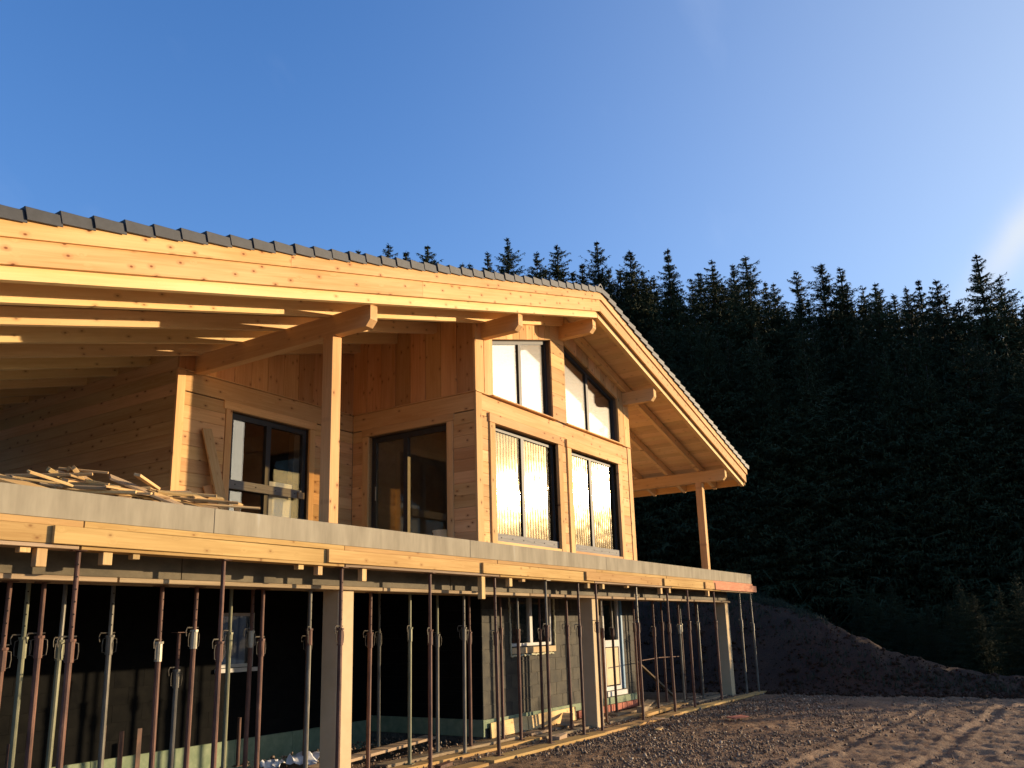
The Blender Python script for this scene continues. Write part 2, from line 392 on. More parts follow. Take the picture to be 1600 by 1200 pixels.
BOXF = [(0, 3, 2, 1), (4, 5, 6, 7), (0, 1, 5, 4), (1, 2, 6, 5), (2, 3, 7, 6), (3, 0, 4, 7)]
CACHE = {}
def box_mesh(L, w, t, mat, bev=0.004):
    key = (round(L, 3), round(w, 3), round(t, 3), mat.name, bev)
    if key in CACHE: return CACHE[key]
    bm = bmesh.new()
    bmesh.ops.create_cube(bm, size=1)
    for v in bm.verts: v.co = Vector((v.co.x * L, v.co.y * w, v.co.z * t))
    if bev:
        bmesh.ops.bevel(bm, geom=bm.edges[:], offset=min(bev, t * 0.3), segments=1, affect='EDGES')
    me = bpy.data.meshes.new('board'); bm.to_mesh(me); bm.free()
    me.materials.append(mat)
    CACHE[key] = me
    return me

def frame_of(a, b, n):
    x = (b - a).normalized()
    z = (n - x * n.dot(x)).normalized()
    y = z.cross(x)
    return Matrix((x, y, z)).transposed().to_4x4()

def plank(name, a, b, w, t, n, mat, parent=None, bev=0.004):
    """a board from a to b (centre line), width w, thickness t along n"""
    a, b, n = Vector(a), Vector(b), Vector(n)
    Mx = frame_of(a, b, n); Mx.translation = (a + b) / 2
    o = bpy.data.objects.new(name, box_mesh((b - a).length, w, t, mat, bev))
    return link(o, parent, Mx)

def bx(name, x0, x1, y0, y1, z0, z1, mat, parent=None, bev=0.004, along='x'):
    c = Vector(((x0 + x1) / 2, (y0 + y1) / 2, (z0 + z1) / 2))
    dx, dy, dz = x1 - x0, y1 - y0, z1 - z0
    if along == 'x':
        h = Vector((dx / 2, 0, 0))
        if dy > dz: return plank(name, c - h, c + h, dy, dz, (0, 0, 1), mat, parent, bev)
        return plank(name, c - h, c + h, dz, dy, (0, -1, 0), mat, parent, bev)
    if along == 'y':
        h = Vector((0, dy / 2, 0))
        if dx > dz: return plank(name, c - h, c + h, dx, dz, (0, 0, 1), mat, parent, bev)
        return plank(name, c - h, c + h, dz, dx, (-1, 0, 0), mat, parent, bev)
    h = Vector((0, 0, dz / 2))
    if dy > dx * 1.05: return plank(name, c - h, c + h, dy, dx, (-1, 0, 0), mat, parent, bev)
    return plank(name, c - h, c + h, dx, dy, (0, -1, 0), mat, parent, bev)

def prism(name, poly, axis, lo, hi, mat, parent=None, grain=None):
    """polygon (2D) pulled along an axis. axis 'y': poly is (x,z); axis 'x': poly is (y,z); grain = local X direction"""
    def P(u, v, k):
        return Vector((u, k, v)) if axis == 'y' else Vector((k, u, v))
    ctr = sum((P(u, v, (lo + hi) / 2) for u, v in poly), Vector()) / len(poly)
    g = Vector(grain) if grain else Vector((1, 0, 0))
    nrm = Vector((0, -1, 0)) if axis == 'y' else Vector((-1, 0, 0))
    if abs(g.normalized().dot(nrm)) > 0.9: nrm = Vector((0, 0, 1))
    F = frame_of(Vector(), g, nrm); F.translation = ctr
    inv = F.inverted()
    N = len(poly)
    vs = [inv @ P(u, v, lo) for u, v in poly] + [inv @ P(u, v, hi) for u, v in poly]
    fs = [tuple(range(N)), tuple(range(2 * N - 1, N - 1, -1))]
    for i in range(N):
        j = (i + 1) % N
        fs.append((i, i + N, j + N, j))
    o = mesh_obj(name, vs, fs, mat, parent, F)
    bm = bmesh.new(); bm.from_mesh(o.data); bmesh.ops.recalc_face_normals(bm, faces=bm.faces[:]); bm.to_mesh(o.data); bm.free()
    return o

class MB:
    def __init__(s): s.v = []; s.f = []; s.m = []
    def box(s, x0, x1, y0, y1, z0, z1, mi=0):
        b = len(s.v)
        s.v += [(x0, y0, z0), (x1, y0, z0), (x1, y1, z0), (x0, y1, z0), (x0, y0, z1), (x1, y0, z1), (x1, y1, z1), (x0, y1, z1)]
        s.f += [tuple(i + b for i in f) for f in BOXF]; s.m += [mi] * 6
    def prism(s, poly, axis, lo, hi, mi=0):
        b = len(s.v); N = len(poly)
        P = (lambda u, v, k: (u, k, v)) if axis == 'y' else (lambda u, v, k: (k, u, v))
        s.v += [P(u, v, lo) for u, v in poly] + [P(u, v, hi) for u, v in poly]
        s.f += [tuple(b + i for i in range(N)), tuple(b + i for i in range(2 * N - 1, N - 1, -1))]; s.m += [mi, mi]
        for i in range(N):
            j = (i + 1) % N
            s.f.append((b + i, b + i + N, b + j + N, b + j)); s.m.append(mi)
    def tube(s, pts, r, seg=8, mi=0, r2=None, cap=True):
        b = len(s.v); n = len(pts)
        pts = [Vector(p) for p in pts]
        for k, p in enumerate(pts):
            d = (pts[min(k + 1, n - 1)] - pts[max(k - 1, 0)]).normalized()
            u = d.cross(Vector((0.31, 0.87, 0.13) if abs(d.z) > 0.8 else (0, 0, 1))).normalized(); w = d.cross(u)
            rr = r if r2 is None else r + (r2 - r) * k / max(1, n - 1)
            for i in range(seg):
                a = 2 * math.pi * i / seg
                s.v.append(tuple(p + u * rr * math.cos(a) + w * rr * math.sin(a)))
        for k in range(n - 1):
            for i in range(seg):
                j = (i + 1) % seg
                s.f.append((b + k * seg + i, b + k * seg + j, b + (k + 1) * seg + j, b + (k + 1) * seg + i)); s.m.append(mi)
        if cap:
            s.f.append(tuple(b + i for i in range(seg - 1, -1, -1))); s.m.append(mi)
            s.f.append(tuple(b + (n - 1) * seg + i for i in range(seg))); s.m.append(mi)
    def build(s, name, mats, parent=None, world=None, smooth=False):
        if not isinstance(mats, (list, tuple)): mats = [mats]
        o = mesh_obj(name, s.v, s.f, None, parent, world, smooth, mats=list(mats), fmat=s.m)
        bm = bmesh.new(); bm.from_mesh(o.data); bmesh.ops.recalc_face_normals(bm, faces=bm.faces[:]); bm.to_mesh(o.data); bm.free()
        return o

# ------------------------------------------------------------------ ground
FN = Vector((math.sin(SUN_AZ), math.cos(SUN_AZ), 0))
def smooth(t):
    t = np.clip(t, 0, 1); return t * t * (3 - 2 * t)
def terrain(x, y):
    x = np.asarray(x, float); y = np.asarray(y, float)
    z = np.full(np.broadcast(x, y).shape, GZ)
    # crest of the cut bank right of the house
    hz = np.interp(y, [-30, -12, -9, -7, -5.5, -3.4, -1.3, 0.4, 4, 12, 40], [-2.7, -2.95, -3.0, -3.02, -2.85, -2.3, -1.35, -0.75, -0.1, 0.6, 2.0])
    wd = np.interp(y, [-8, -3, 0], [1.6, 2.6, 4.6])
    k = smooth((x - 13.5) / wd)
    z = z + (hz - GZ) * k
    z = z - 1.6 * smooth((x - 13.5 - wd - 0.05) / 2.6) * np.interp(y, [-1, 3], [1.0, 0.0])
    # slow rise under the wood
    far = np.clip(x - 19, 0, None)
    z = z + np.where(x > 19, np.interp(far, [0, 8, 14, 60, 250], [0, 0.1, 0.9, 6.0, 30]), 0) * np.interp(y, [-14, 2], [0.85, 1.0])
    # the plain behind the house climbs too
    z = z + np.clip(y - 12, 0, 60) * 0.10
    z = z + k * (x < 22) * (0.05 * np.sin(5.3 * y + 2.1 * x) * np.sin(3.9 * x) + 0.035 * np.sin(11 * y + 3 * np.sin(4 * x)))
    # site relief
    n = (0.022 * np.sin(1.7 * x + 0.6 * y) * np.sin(1.1 * y - 0.4 * x) + 0.010 * np.sin(4.1 * x + 2.3 * y) * np.sin(3.7 * y)
         + 0.006 * np.sin(9.3 * x - 4.0 * y) * np.sin(8.1 * y + 2 * x))
    z = z + n * smooth((-0.9 - y) / 0.8) + 0.25 * n * (y > -0.9)
    z = z - 0.27 * smooth((y - 1.6) / 0.8) * (1 - smooth((x - 2.0) / 0.5)) * (y < 11)
    # wheel ruts
    def rut(x, y, c0, c1, depth, w, ridge):
        t = (x - c0[0]) / (c1[0] - c0[0])
        yc = c0[1] + (c1[1] - c0[1]) * t + 0.05 * np.sin(x * 1.3)
        d = (y - yc) / w
        m_ = smooth((x + 3) / 2.0) * (1 - smooth((x - 11.5) / 1.2))
        rr = ridge * (0.8 + 0.25 * np.sin(2.9 * x + np.sin(1.1 * x)) + 0.2 * np.sin(7.3 * x + 2 * np.sin(.9 * x)))
        return m_ * (-depth * np.exp(-d * d) + rr * (np.exp(-((d - 1.5) / 0.45) ** 2) + np.exp(-((d + 1.5) / 0.45) ** 2)))
    z = z + rut(x, y, (1.4, -4.45), (11.5, -5.0), 0.032, 0.12, 0.034) + rut(x, y, (2.2, -5.9), (11.5, -6.4), 0.026, 0.12, 0.026)
    return z

def axis_pts(segs):
    out = []
    for a, b, s_ in segs:
        k = max(1, int(round((b - a) / s_)))
        out += [a + (b - a) * i / k for i in range(k)]
    out.append(segs[-1][1])
    return np.array(out)
gx = axis_pts([(-400, -60, 40), (-60, -14, 4), (-14, -2, 0.4), (-2, 13.6, 0.09), (13.6, 19, 0.12), (19, 22, 0.4), (22, 60, 2), (60, 160, 10), (160, 600, 60)])
gy = axis_pts([(-400, -60, 40), (-60, -14, 4), (-14, -9, 0.6), (-9, -0.6, 0.07), (-0.6, 4, 0.4), (4, 20, 1.0), (20, 100, 6), (100, 600, 60)])
XX, YY = np.meshgrid(gx, gy)
ZZ = terrain(XX, YY)
jit = rng.normal(0, 1, ZZ.shape) * 0.009
for _k in range(34):
    lam = math.exp(rng.uniform(math.log(0.18), math.log(0.7))); th = rng.uniform(0, 6.28); ph = rng.uniform(0, 6.28)
    wob = 0.6 * np.sin(0.7 * XX * math.cos(th + 1.3) + 0.9 * YY * math.sin(th + .4) + ph)
    jit = jit + 0.0050 * lam * np.sin(6.283 / lam * (XX * math.cos(th) + YY * math.sin(th)) + ph + 3 * wob)
near = (XX > -2) & (XX < 13.6) & (YY > -9) & (YY < -0.6)
ZZ = ZZ + np.where(near, jit, 0)
# nothing of the ground may rise into the house
nx, ny = len(gx), len(gy)
me = bpy.data.meshes.new('ground')
me.vertices.add(nx * ny)
me.vertices.foreach_set('co', np.stack([XX, YY, ZZ], -1).ravel())
idx = np.arange(nx * ny).reshape(ny, nx)
q = np.stack([idx[:-1, :-1], idx[:-1, 1:], idx[1:, 1:], idx[1:, :-1]], -1).reshape(-1, 4)
me.loops.add(q.size); me.loops.foreach_set('vertex_index', q.ravel())
me.polygons.add(len(q)); me.polygons.foreach_set('loop_start', np.arange(0, q.size, 4)); me.polygons.foreach_set('loop_total', np.full(len(q), 4))
me.polygons.foreach_set('use_smooth', [True] * len(q))
me.update(); me.validate()
me.materials.append(MAT['earth'])
g = link(bpy.data.objects.new('ground', me)); g['kind'] = 'structure'

# ------------------------------------------------------------------ the house
house = empty('timber_house', (X0, 3.0, GZ), 'unfinished timber chalet with big gabled roof on a concrete terrace slab', 'house')

# --- roof
roofb = MB()
for (xa, xb) in ((XL, X0), (X0, XE)):
    roofb.prism([(xa, zroof(xa, ZS + 0.03)), (xb, zroof(xb, ZS + 0.03)), (xb, zroof(xb, ZS + 0.26)), (xa, zroof(xa, ZS + 0.26))], 'y', -0.90, 10.5)
roof = roofb.build('roof', MAT['oldwood'], house)
def slope_board(name, xa, xb, off, h, y0, y1, mat, parent):
    return prism(name, [(xa, zroof(xa, off)), (xb, zroof(xb, off)), (xb, zroof(xb, off + h)), (xa, zroof(xa, off + h))], 'y', y0, y1, mat, parent, grain=(xb - xa, 0, zroof(xb, 0) - zroof(xa, 0)))
# barge boards, two layers each side
for (xa, xb) in ((XL, -2.62), (-2.616, X0 - 0.002), (X0 + 0.002, XE)):
    slope_board('barge_board', xa, xb, 4.772, 0.235, -0.945, -0.905, MAT['barge'], roof)
for (xa, xb) in ((XL, -5.1), (-5.096, X0 - 0.002), (X0 + 0.002, XE + 0.05)):
    slope_board('barge_board', xa, xb, 5.010, 0.175, -0.975, -0.905, MAT['barge'], roof)
# rafters
for ry in (-0.83, -0.06, 0.85, 1.77, 2.68, 3.57, 4.42, 5.3, 6.2, 7.1, 8.0):
    slope_board('rafter', XL + 0.05, X0 - 0.01, ZR, 0.20, ry - 0.045, ry + 0.045, MAT['spruce'], roof)
    slope_board('rafter', X0 + 0.01, XE - 0.05, ZR, 0.20, ry - 0.045, ry + 0.045, MAT['spruce'], roof)
# soffit boards (run from front to back)
def soffit(xa, xb, n_):
    for i in range(n_):
        a = xa + (xb - xa) * i / n_ + 0.003; b = xa + (xb - xa) * (i + 1) / n_ - 0.003
        prism('soffit_board', [(a, zroof(a, ZS)), (b, zroof(b, ZS)), (b, zroof(b, ZS + 0.026)), (a, zroof(a, ZS + 0.026))], 'y', -0.90, 9.0, MAT['soffit'], roof, grain=(0, 1, 0))
soffit(XL + 0.03, X0 - 0.01, 62)
soffit(X0 + 0.01, XE - 0.03, 42)
# eave board at the right
prism('eave_board', [(XE - 0.03, zroof(XE, 4.70)), (XE, zroof(XE, 4.70)), (XE, zroof(XE, 5.12)), (XE - 0.03, zroof(XE, 5.12))], 'y', -0.90, 10.4, MAT['larch'], roof, grain=(0, 1, 0))
# tile field (stepped courses) and single verge tiles
PT = 0.302
field = MB()
def course(xd, xu):     # down-slope edge xd, up-slope edge xu
    zd = zroof(xd, 5.235); zu = zroof(xu, 5.195)
    field.prism([(xd, zd - 0.03), (xu, zu - 0.03), (xu, zu), (xd, zd)], 'y', -0.70, 10.5)
k = 0
while X0 - PT * (k + 1) > XL - 0.1:
    course(X0 - PT * (k + 1), X0 - PT * k + 0.03); k += 1
nL = k
k = 0
while X0 + PT * (k + 1) < XE + 0.15:
    course(X0 + PT * (k + 1), X0 + PT * k - 0.03); k += 1
nR = k
field.build('tile_field', MAT['tile'], roof)
def verge_mesh(sgn):
    # local: x runs down the slope, flap hangs over the barge board
    b = MB()
    L = PT + 0.022
    top = [(0, 0.0), (L, -0.0)]
    y0, y1 = -0.035, 0.27
    # cover slab
    b.v += [(0, y0, -0.022), (L, y0, 0.012), (L, y1, 0.012), (0, y1, -0.022), (0, y0, 0.008), (L, y0, 0.038), (L, y1, 0.038), (0, y1, 0.008)]
    b.f += BOXF; b.m += [0] * 6
    o_ = len(b.v)
    b.v += [(0, y0 - 0.006, -0.105), (L, y0 - 0.020, -0.080), (L, y0 + 0.004, -0.078), (0, y0 + 0.004, -0.105), (0, y0 - 0.006, 0.002), (L, y0 - 0.020, 0.038), (L, y0 + 0.004, 0.038), (0, y0 + 0.004, 0.002)]
    b.f += [tuple(i + o_ for i in f) for f in BOXF]; b.m += [0] * 6
    me = bpy.data.meshes.new('verge_tile'); me.from_pydata(b.v, [], b.f); me.materials.append(MAT['tile'])
    bm = bmesh.new(); bm.from_mesh(me); bmesh.ops.recalc_face_normals(bm, faces=bm.faces[:])
    bmesh.ops.bevel(bm, geom=[e_ for e_ in bm.edges if e_.calc_length() > 0.1], offset=0.003, segments=1, affect='EDGES')
    bm.to_mesh(me); bm.free()
    return me
vm = verge_mesh(1)
ang = math.atan(SL)
for side, cnt in ((-1, nL), (1, nR)):
    for k in range(cnt):
        xs = X0 + side * PT * k
        dx = Vector((side * math.cos(ang), 0, -math.sin(ang)))
        zx = Vector((side * math.sin(ang), 0, math.cos(ang)))
        Mx = Matrix((dx, Vector((0, 1, 0)), zx)).transposed().to_4x4()
        Mx.translation = Vector((xs, -0.965 + random.uniform(-.004, .004), zroof(xs, 5.252) + random.uniform(-.003, .003)))
        if side < 0:
            # keep the frame right handed: mirror through a mesh with flipped y is not needed, the tile is symmetric enough
            Mx = Matrix((dx, Vector((0, 1, 0)), zx)).transposed().to_4x4()
            Mx.translation = Vector((xs, -0.965 + random.uniform(-.004, .004), zroof(xs, 5.252) + random.uniform(-.003, .003)))
        link(bpy.data.objects.new('verge_tile', vm), roof, Mx)
# ridge tiles
rb = MB()
prof = [(-0.13, -0.055), (-0.07, 0.035), (0, 0.075), (0.07, 0.035), (0.13, -0.055), (0.10, -0.06), (0.05, 0.012), (0, 0.045), (-0.05, 0.012), (-0.10, -0.06)]
for i in range(10):
    pass
def ridge_mesh():
    N = len(prof); vs_ = []; fs_ = []
    for yv, s_ in ((0, 1.08), (0.42, 0.94)):
        vs_ += [(u * s_, yv, v * s_) for u, v in prof]
    fs_ += [(i, i + N, (i + 1) % N + N, (i + 1) % N) for i in range(N)]
    for base in (0, N):
        for i in range(4):
            fs_.append((base + i, base + i + 1, base + 8 - i, base + 9 - i))
    me = bpy.data.meshes.new('ridge_tile'); me.from_pydata(vs_, [], fs_); me.materials.append(MAT['tile'])
    bm = bmesh.new(); bm.from_mesh(me); bmesh.ops.recalc_face_normals(bm, faces=bm.faces[:]); bm.to_mesh(me); bm.free()
    return me
rm = ridge_mesh()
for k in range(28):
    link(bpy.data.objects.new('ridge_tile', rm), roof, Matrix.Translation(Vector((X0, -0.985 + 0.40 * k, 5.275))))

# --- purlins with chamfered heads, and the two roof posts
PW = 0.135
PUR = [-3.466, 0.25, X0, 5.972, 10.466]
for px in PUR:
    z = zroof(px, 0)
    prism('purlin', [(-0.792, z + ZR - 0.003), (-0.792, z + 4.442), (-0.715, z + 4.355), (9.2, z + 4.355), (9.2, z + ZR - 0.003)], 'x', px - PW / 2, px + PW / 2, MAT['beam'], house, grain=(0, 1, 0))
for px in (PUR[0], PUR[4]):
    zt = zroof(px, 4.353)
    bx('post', px - 0.089, px + 0.089, -0.135, 0.045, 0.012, zt, MAT['larch'], house, 0.006, along='z')
    bx('post_foot', px - 0.06, px + 0.06, -0.10, 0.01, 0.0, 0.012, MAT['galv'], house, 0.0, along='x')

# --- walls
def course_rows(z0, z1, h=0.2):
    n_ = int(round((z1 - z0) / h))
    return [(z0 + (z1 - z0) * i / n_, z0 + (z1 - z0) * (i + 1) / n_) for i in range(n_)]
G = 0.0012
# bay front, core
c = MB()
yb0, yb1 = 0.032, 0.21
WIN_L = [(0.55, 2.76), (3.30, 5.45)]
WIN_U = [(0.53, 2.65), (3.21, 5.63)]
zl0, zl1 = 0.06, 2.12
zu0 = 2.62
def headz(x): return zroof(x, 4.36)
for a, b in ((0.034, 0.55), (2.76, 3.30), (5.45, W)): c.box(a, b, yb0, yb1, 0.0, 2.6)
for a, b in WIN_L:
    c.box(a, b, yb0, yb1, 0.0, zl0); c.box(a, b, yb0, yb1, zl1, 2.6)
def wall_piece(mb, a, b, zbot, ztop, y0, y1):
    if a < X0 < b:
        mb.prism([(a, zbot(a)), (X0, zbot(X0)), (b, zbot(b)), (b, ztop(b)), (X0, ztop(X0)), (a, ztop(a))], 'y', y0, y1)
    else:
        mb.prism([(a, zbot(a)), (b, zbot(b)), (b, ztop(b)), (a, ztop(a))], 'y', y0, y1)
topz = lambda x: zroof(x, ZS - 0.002)
fl = lambda x: 2.6
for a, b in ((0.034, 0.53), (2.65, 3.21), (5.63, W)): wall_piece(c, a, b, fl, topz, yb0, yb1)
for a, b in WIN_U: wall_piece(c, a, b, headz, topz, yb0, yb1)
bay = c.build('bay_wall', MAT['plaster'], house)
# horizontal cladding between the lower windows
for z0, z1 in course_rows(0.0, 2.20, 0.2):
    for a, b in ((0.175, 0.385), (2.925, 3.13), (5.615, W - 0.175)):
        bx('plank', a, b, 0.0 + random.uniform(0, .003), 0.032, z0 + G, z1 - G, MAT['larch'], bay)
for z0, z1 in ((2.30, 2.575),):
    bx('plank', 0.175, W - 0.175, 0.0, 0.032, z0, z1, MAT['larch'], bay)
bx('plank', 0.175, W - 0.175, 0.004, 0.032, 2.205, 2.297, MAT['larch'], bay)
# corner boards below the seam
bx('corner_board', -0.012, 0.17, -0.014, 0.032, 0.0, 2.585, MAT['larch'], bay, along='z')
bx('corner_board', W - 0.17, W + 0.012, -0.014, 0.032, 0.0, 2.585, MAT['larch'], bay, along='z')
# ledge at the seam
bx('drip_board', -0.02, 0.44, -0.03, 0.032, 2.588, 2.606, MAT['larch'], bay)
bx('drip_board', 5.64, W + 0.03, -0.03, 0.032, 2.588, 2.606, MAT['larch'], bay)
# vertical cladding above the seam
def vboard(a, b, zb, zt, y0=-0.012, y1=0.032, parent=bay, mat=None):
    prism('plank', [(a, zb(a)), (b, zb(b)), (b, zt(b)), (a, zt(a))], 'y', y0, y1, mat or MAT['larch'], parent, grain=(0, 0, 1))
zb_ = lambda x: 2.61
tz = lambda x: zroof(x, ZS - 0.004)
for a, b in ((0.0 - 0.012, 0.25), (0.268, 0.53), (5.63, 5.90), (5.918, W + 0.012)): vboard(a, b, zb_, tz)
# middle pier: horizontal planks
for z0, z1 in course_rows(2.61, 4.25, 0.27):
    bx('plank', 2.655, 3.205, -0.004, 0.032, z0 + G, z1 - G, MAT['larch'], bay)
prism('plank', [(2.655, 4.255), (3.205, 4.255), (3.205, tz(3.205)), (X0, tz(X0)), (2.655, tz(2.655))], 'y', -0.004, 0.032, MAT['larch'], bay)
hz_ = lambda x: headz(x) + 0.004
for a0, a1 in WIN_U:
    n_ = 9
    for i in range(n_):
        a = a0 + (a1 - a0) * i / n_ + 0.006; b = a0 + (a1 - a0) * (i + 1) / n_ - 0.006
        vboard(a, b, hz_, tz)

# bay side wall (faces left)
c = MB()
DO = (0.62, 2.42); DT = 2.13
for a, b in ((0.21, DO[0]), (DO[1], D1)): c.box(0.032, 0.21, a, b, 0, 2.6)
c.box(0.032, 0.21, DO[0], DO[1], DT, 2.6)
ztS = zroof(0.0, ZS - 0.002)
c.box(0.032, 0.21, 0.21, D1 + 0.2, 2.6, ztS)
side = c.build('side_wall', MAT['plaster'], house)
for z0, z1 in course_rows(0, DT + 0.13, 0.205):
    bx('plank', 0, 0.032, 0.03, DO[0] - 0.14, z0 + G, z1 - G, MAT['larch'], side, along='y')
    bx('plank', 0, 0.032, DO[1] + 0.14, D1 - 0.002, z0 + G, z1 - G, MAT['larch'], side, along='y')
bx('plank', 0, 0.032, 0.03, D1 - 0.002, DT + 0.148, 2.585, MAT['larch'], side, along='y')
bx('casing', -0.012, 0.10, DO[0] - 0.135, DO[0], 0, DT + 0.01, MAT['larch'], side, along='z')
bx('casing', -0.012, 0.10, DO[1], DO[1] + 0.135, 0, DT + 0.01, MAT['larch'], side, along='z')
bx('casing', -0.016, 0.10, DO[0] - 0.16, DO[1] + 0.16, DT + 0.012, DT + 0.145, MAT['larch'], side, along='y')
bx('drip_board', -0.028, 0.032, 0.0, D1 - 0.03, 2.588, 2.604, MAT['larch'], side, along='y')
nb = 8
for i in range(nb):
    a = 0.033 + (D1 - 0.035) * i / nb + 0.004; b = 0.033 + (D1 - 0.035) * (i + 1) / nb - 0.004
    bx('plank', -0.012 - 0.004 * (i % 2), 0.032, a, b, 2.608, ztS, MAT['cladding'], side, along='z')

# recessed wall (faces front)
c = MB()
RO = (-2.78, -1.09)
y0, y1 = D1 + 0.032, D1 + 0.21
for a, b in ((-C + 0.034, RO[0]), (RO[1], 0.03)): c.box(a, b, y0, y1, 0, 2.6)
c.box(RO[0], RO[1], y0, y1, DT, 2.6)
c.prism([(-C + .034, 2.6), (0.03, 2.6), (0.03, zroof(0.03, ZS - .002)), (-C + .034, zroof(-C + .034, ZS - .002))], 'y', y0, y1)
rec = c.build('recessed_wall', MAT['plaster'], house)
for z0, z1 in course_rows(0, DT + 0.13, 0.205):
    bx('plank', -C + 0.14, RO[0] - 0.13, D1, D1 + 0.032, z0 + G, z1 - G, MAT['larch'], rec)
    bx('plank', RO[1] + 0.13, -0.002, D1, D1 + 0.032, z0 + G, z1 - G, MAT['larch'], rec)
bx('plank', -C + 0.14, -0.002, D1, D1 + 0.032, DT + 0.148, 2.585, MAT['larch'], rec)
bx('casing', RO[0] - 0.125, RO[0], D1 - 0.012, D1 + 0.1, 0, DT + 0.01, MAT['larch'], rec, along='z')
bx('casing', RO[1], RO[1] + 0.125, D1 - 0.012, D1 + 0.1, 0, DT + 0.01, MAT['larch'], rec, along='z')
bx('casing', RO[0] - 0.17, RO[1] + 0.15, D1 - 0.018, D1 + 0.1, DT + 0.012, DT + 0.145, MAT['larch'], rec)
bx('corner_board', -C - 0.012, -C + 0.135, D1 - 0.014, D1 + 0.032, 0, 2.585, MAT['larch'], rec, along='z')
bx('drip_board', -C - 0.02, -0.03, D1 - 0.028, D1 + 0.032, 2.588, 2.604, MAT['larch'], rec)
nb = 11
for i in range(nb):
    a = -C + (C - 0.014) * i / nb + 0.004; b = -C + (C - 0.014) * (i + 1) / nb - 0.004
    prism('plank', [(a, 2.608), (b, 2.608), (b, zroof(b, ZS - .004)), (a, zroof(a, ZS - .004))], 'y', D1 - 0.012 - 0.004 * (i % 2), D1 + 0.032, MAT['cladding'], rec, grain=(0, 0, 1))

# outer left wall (faces left, in shade under the big roof)
c = MB()
zl = zroof(-C, ZS - 0.004)
c.box(-C + 0.032, -C + 0.21, D1 + 0.21, 9.0, 0, zl)
lw = c.build('outer_wall', MAT['plaster'], house)
for z0, z1 in course_rows(0, zl, 0.205):
    bx('plank', -C, -C + 0.032, D1 + 0.034, 9.0, z0 + G, z1 - G, MAT['larch'], lw, along='y')
# right and back walls
c = MB()
c.box(W - 0.2, W, 0.21, 9.0, 0, zroof(W, ZS - .004))
rw = c.build('right_wall', MAT['plaster'], house)
for z0, z1 in course_rows(0, zroof(W, ZS - .004), 0.205):
    bx('plank', W, W + 0.032, 0.034, 9.0, z0 + G, z1 - G, MAT['larch'], rw, along='y')
c = MB()
c.prism([(-C, 0), (W, 0), (W, zroof(W, ZS - .004)), (X0, ZS - .004), (-C, zroof(-C, ZS - .004))], 'y', 9.0, 9.2)
c.build('back_wall', MAT['plaster'], house)
c = MB(); c.box(0.21, W - 0.2, 4.6, 4.75, 0, 3.9); c.build('inner_wall', MAT['plaster'], house)

# --- windows
def rect_window(name, x0, x1, z0, z1, mull, yg, mat_g, parent, fw=0.065, axis='y', fmat='frame', label=None):
    """frame mesh with panes as children; axis 'y' = faces -Y, axis 'x' = faces -X (then x means y)"""
    b = MB()
    def bb(u0, u1, d0, d1, z0_, z1_):
        if axis == 'y': b.box(u0, u1, d0, d1, z0_, z1_)
        else: b.box(d0, d1, u0, u1, z0_, z1_)
    d0, d1 = yg - 0.035, yg + 0.035
    bb(x0, x0 + fw, d0, d1, z0, z1); bb(x1 - fw, x1, d0, d1, z0, z1)
    bb(x0 + fw, x1 - fw, d0, d1, z0, z0 + fw); bb(x0 + fw, x1 - fw, d0, d1, z1 - fw, z1)
    edges = [x0 + fw]
    for mm in mull:
        bb(mm - 0.05, mm + 0.05, d0 - 0.006, d1, z0 + fw, z1 - fw); edges += [mm - 0.05, mm + 0.05]
    edges.append(x1 - fw)
    w = b.build(name, MAT[fmat], parent)
    if label: w['label'] = label
    for i in range(0, len(edges), 2):
        pc = MB(); a, e_ = edges[i], edges[i + 1]
        if axis == 'y': pc.box(a, e_, yg - 0.008, yg + 0.008, z0 + fw, z1 - fw)
        else: pc.box(yg - 0.008, yg + 0.008, a, e_, z0 + fw, z1 - fw)
        pc.build('pane', mat_g, w)
    return w
wins = []
for (a, b), mu in zip(WIN_L, (1.62, 4.32)):
    w = rect_window('window', a + 0.01, b - 0.01, zl0 + 0.02, zl1 - 0.01, [mu], 0.135, MAT['ribglass'], house)
    # wooden surround
    bx('casing', a - 0.165, a, -0.028, 0.10, 0.0, zl1 + 0.0, MAT['larch'], w, along='z')
    bx('casing', b, b + 0.165, -0.028, 0.10, 0.0, zl1 + 0.0, MAT['larch'], w, along='z')
    bx('casing', a - 0.185, b + 0.185, -0.036, 0.10, zl1 + 0.002, zl1 + 0.165, MAT['larch'], w)
    bx('sill', a, b, -0.02, 0.10, 0.0, zl0 + 0.018, MAT['larch'], w)
    bx('threshold_board', a + 0.02, b - 0.02, 0.035, 0.095, zl0 + 0.022, zl0 + 0.16, MAT['greyboard'], w)
    sb = MB()
    for k in range(6):
        xx = a + 0.2 + (b - a - 0.4) * k / 5
        sb.tube([(xx, 0.030, zl0 + 0.09), (xx, 0.037, zl0 + 0.09)], 0.010, 6)
    sb.build('screw', MAT['hole'], w)
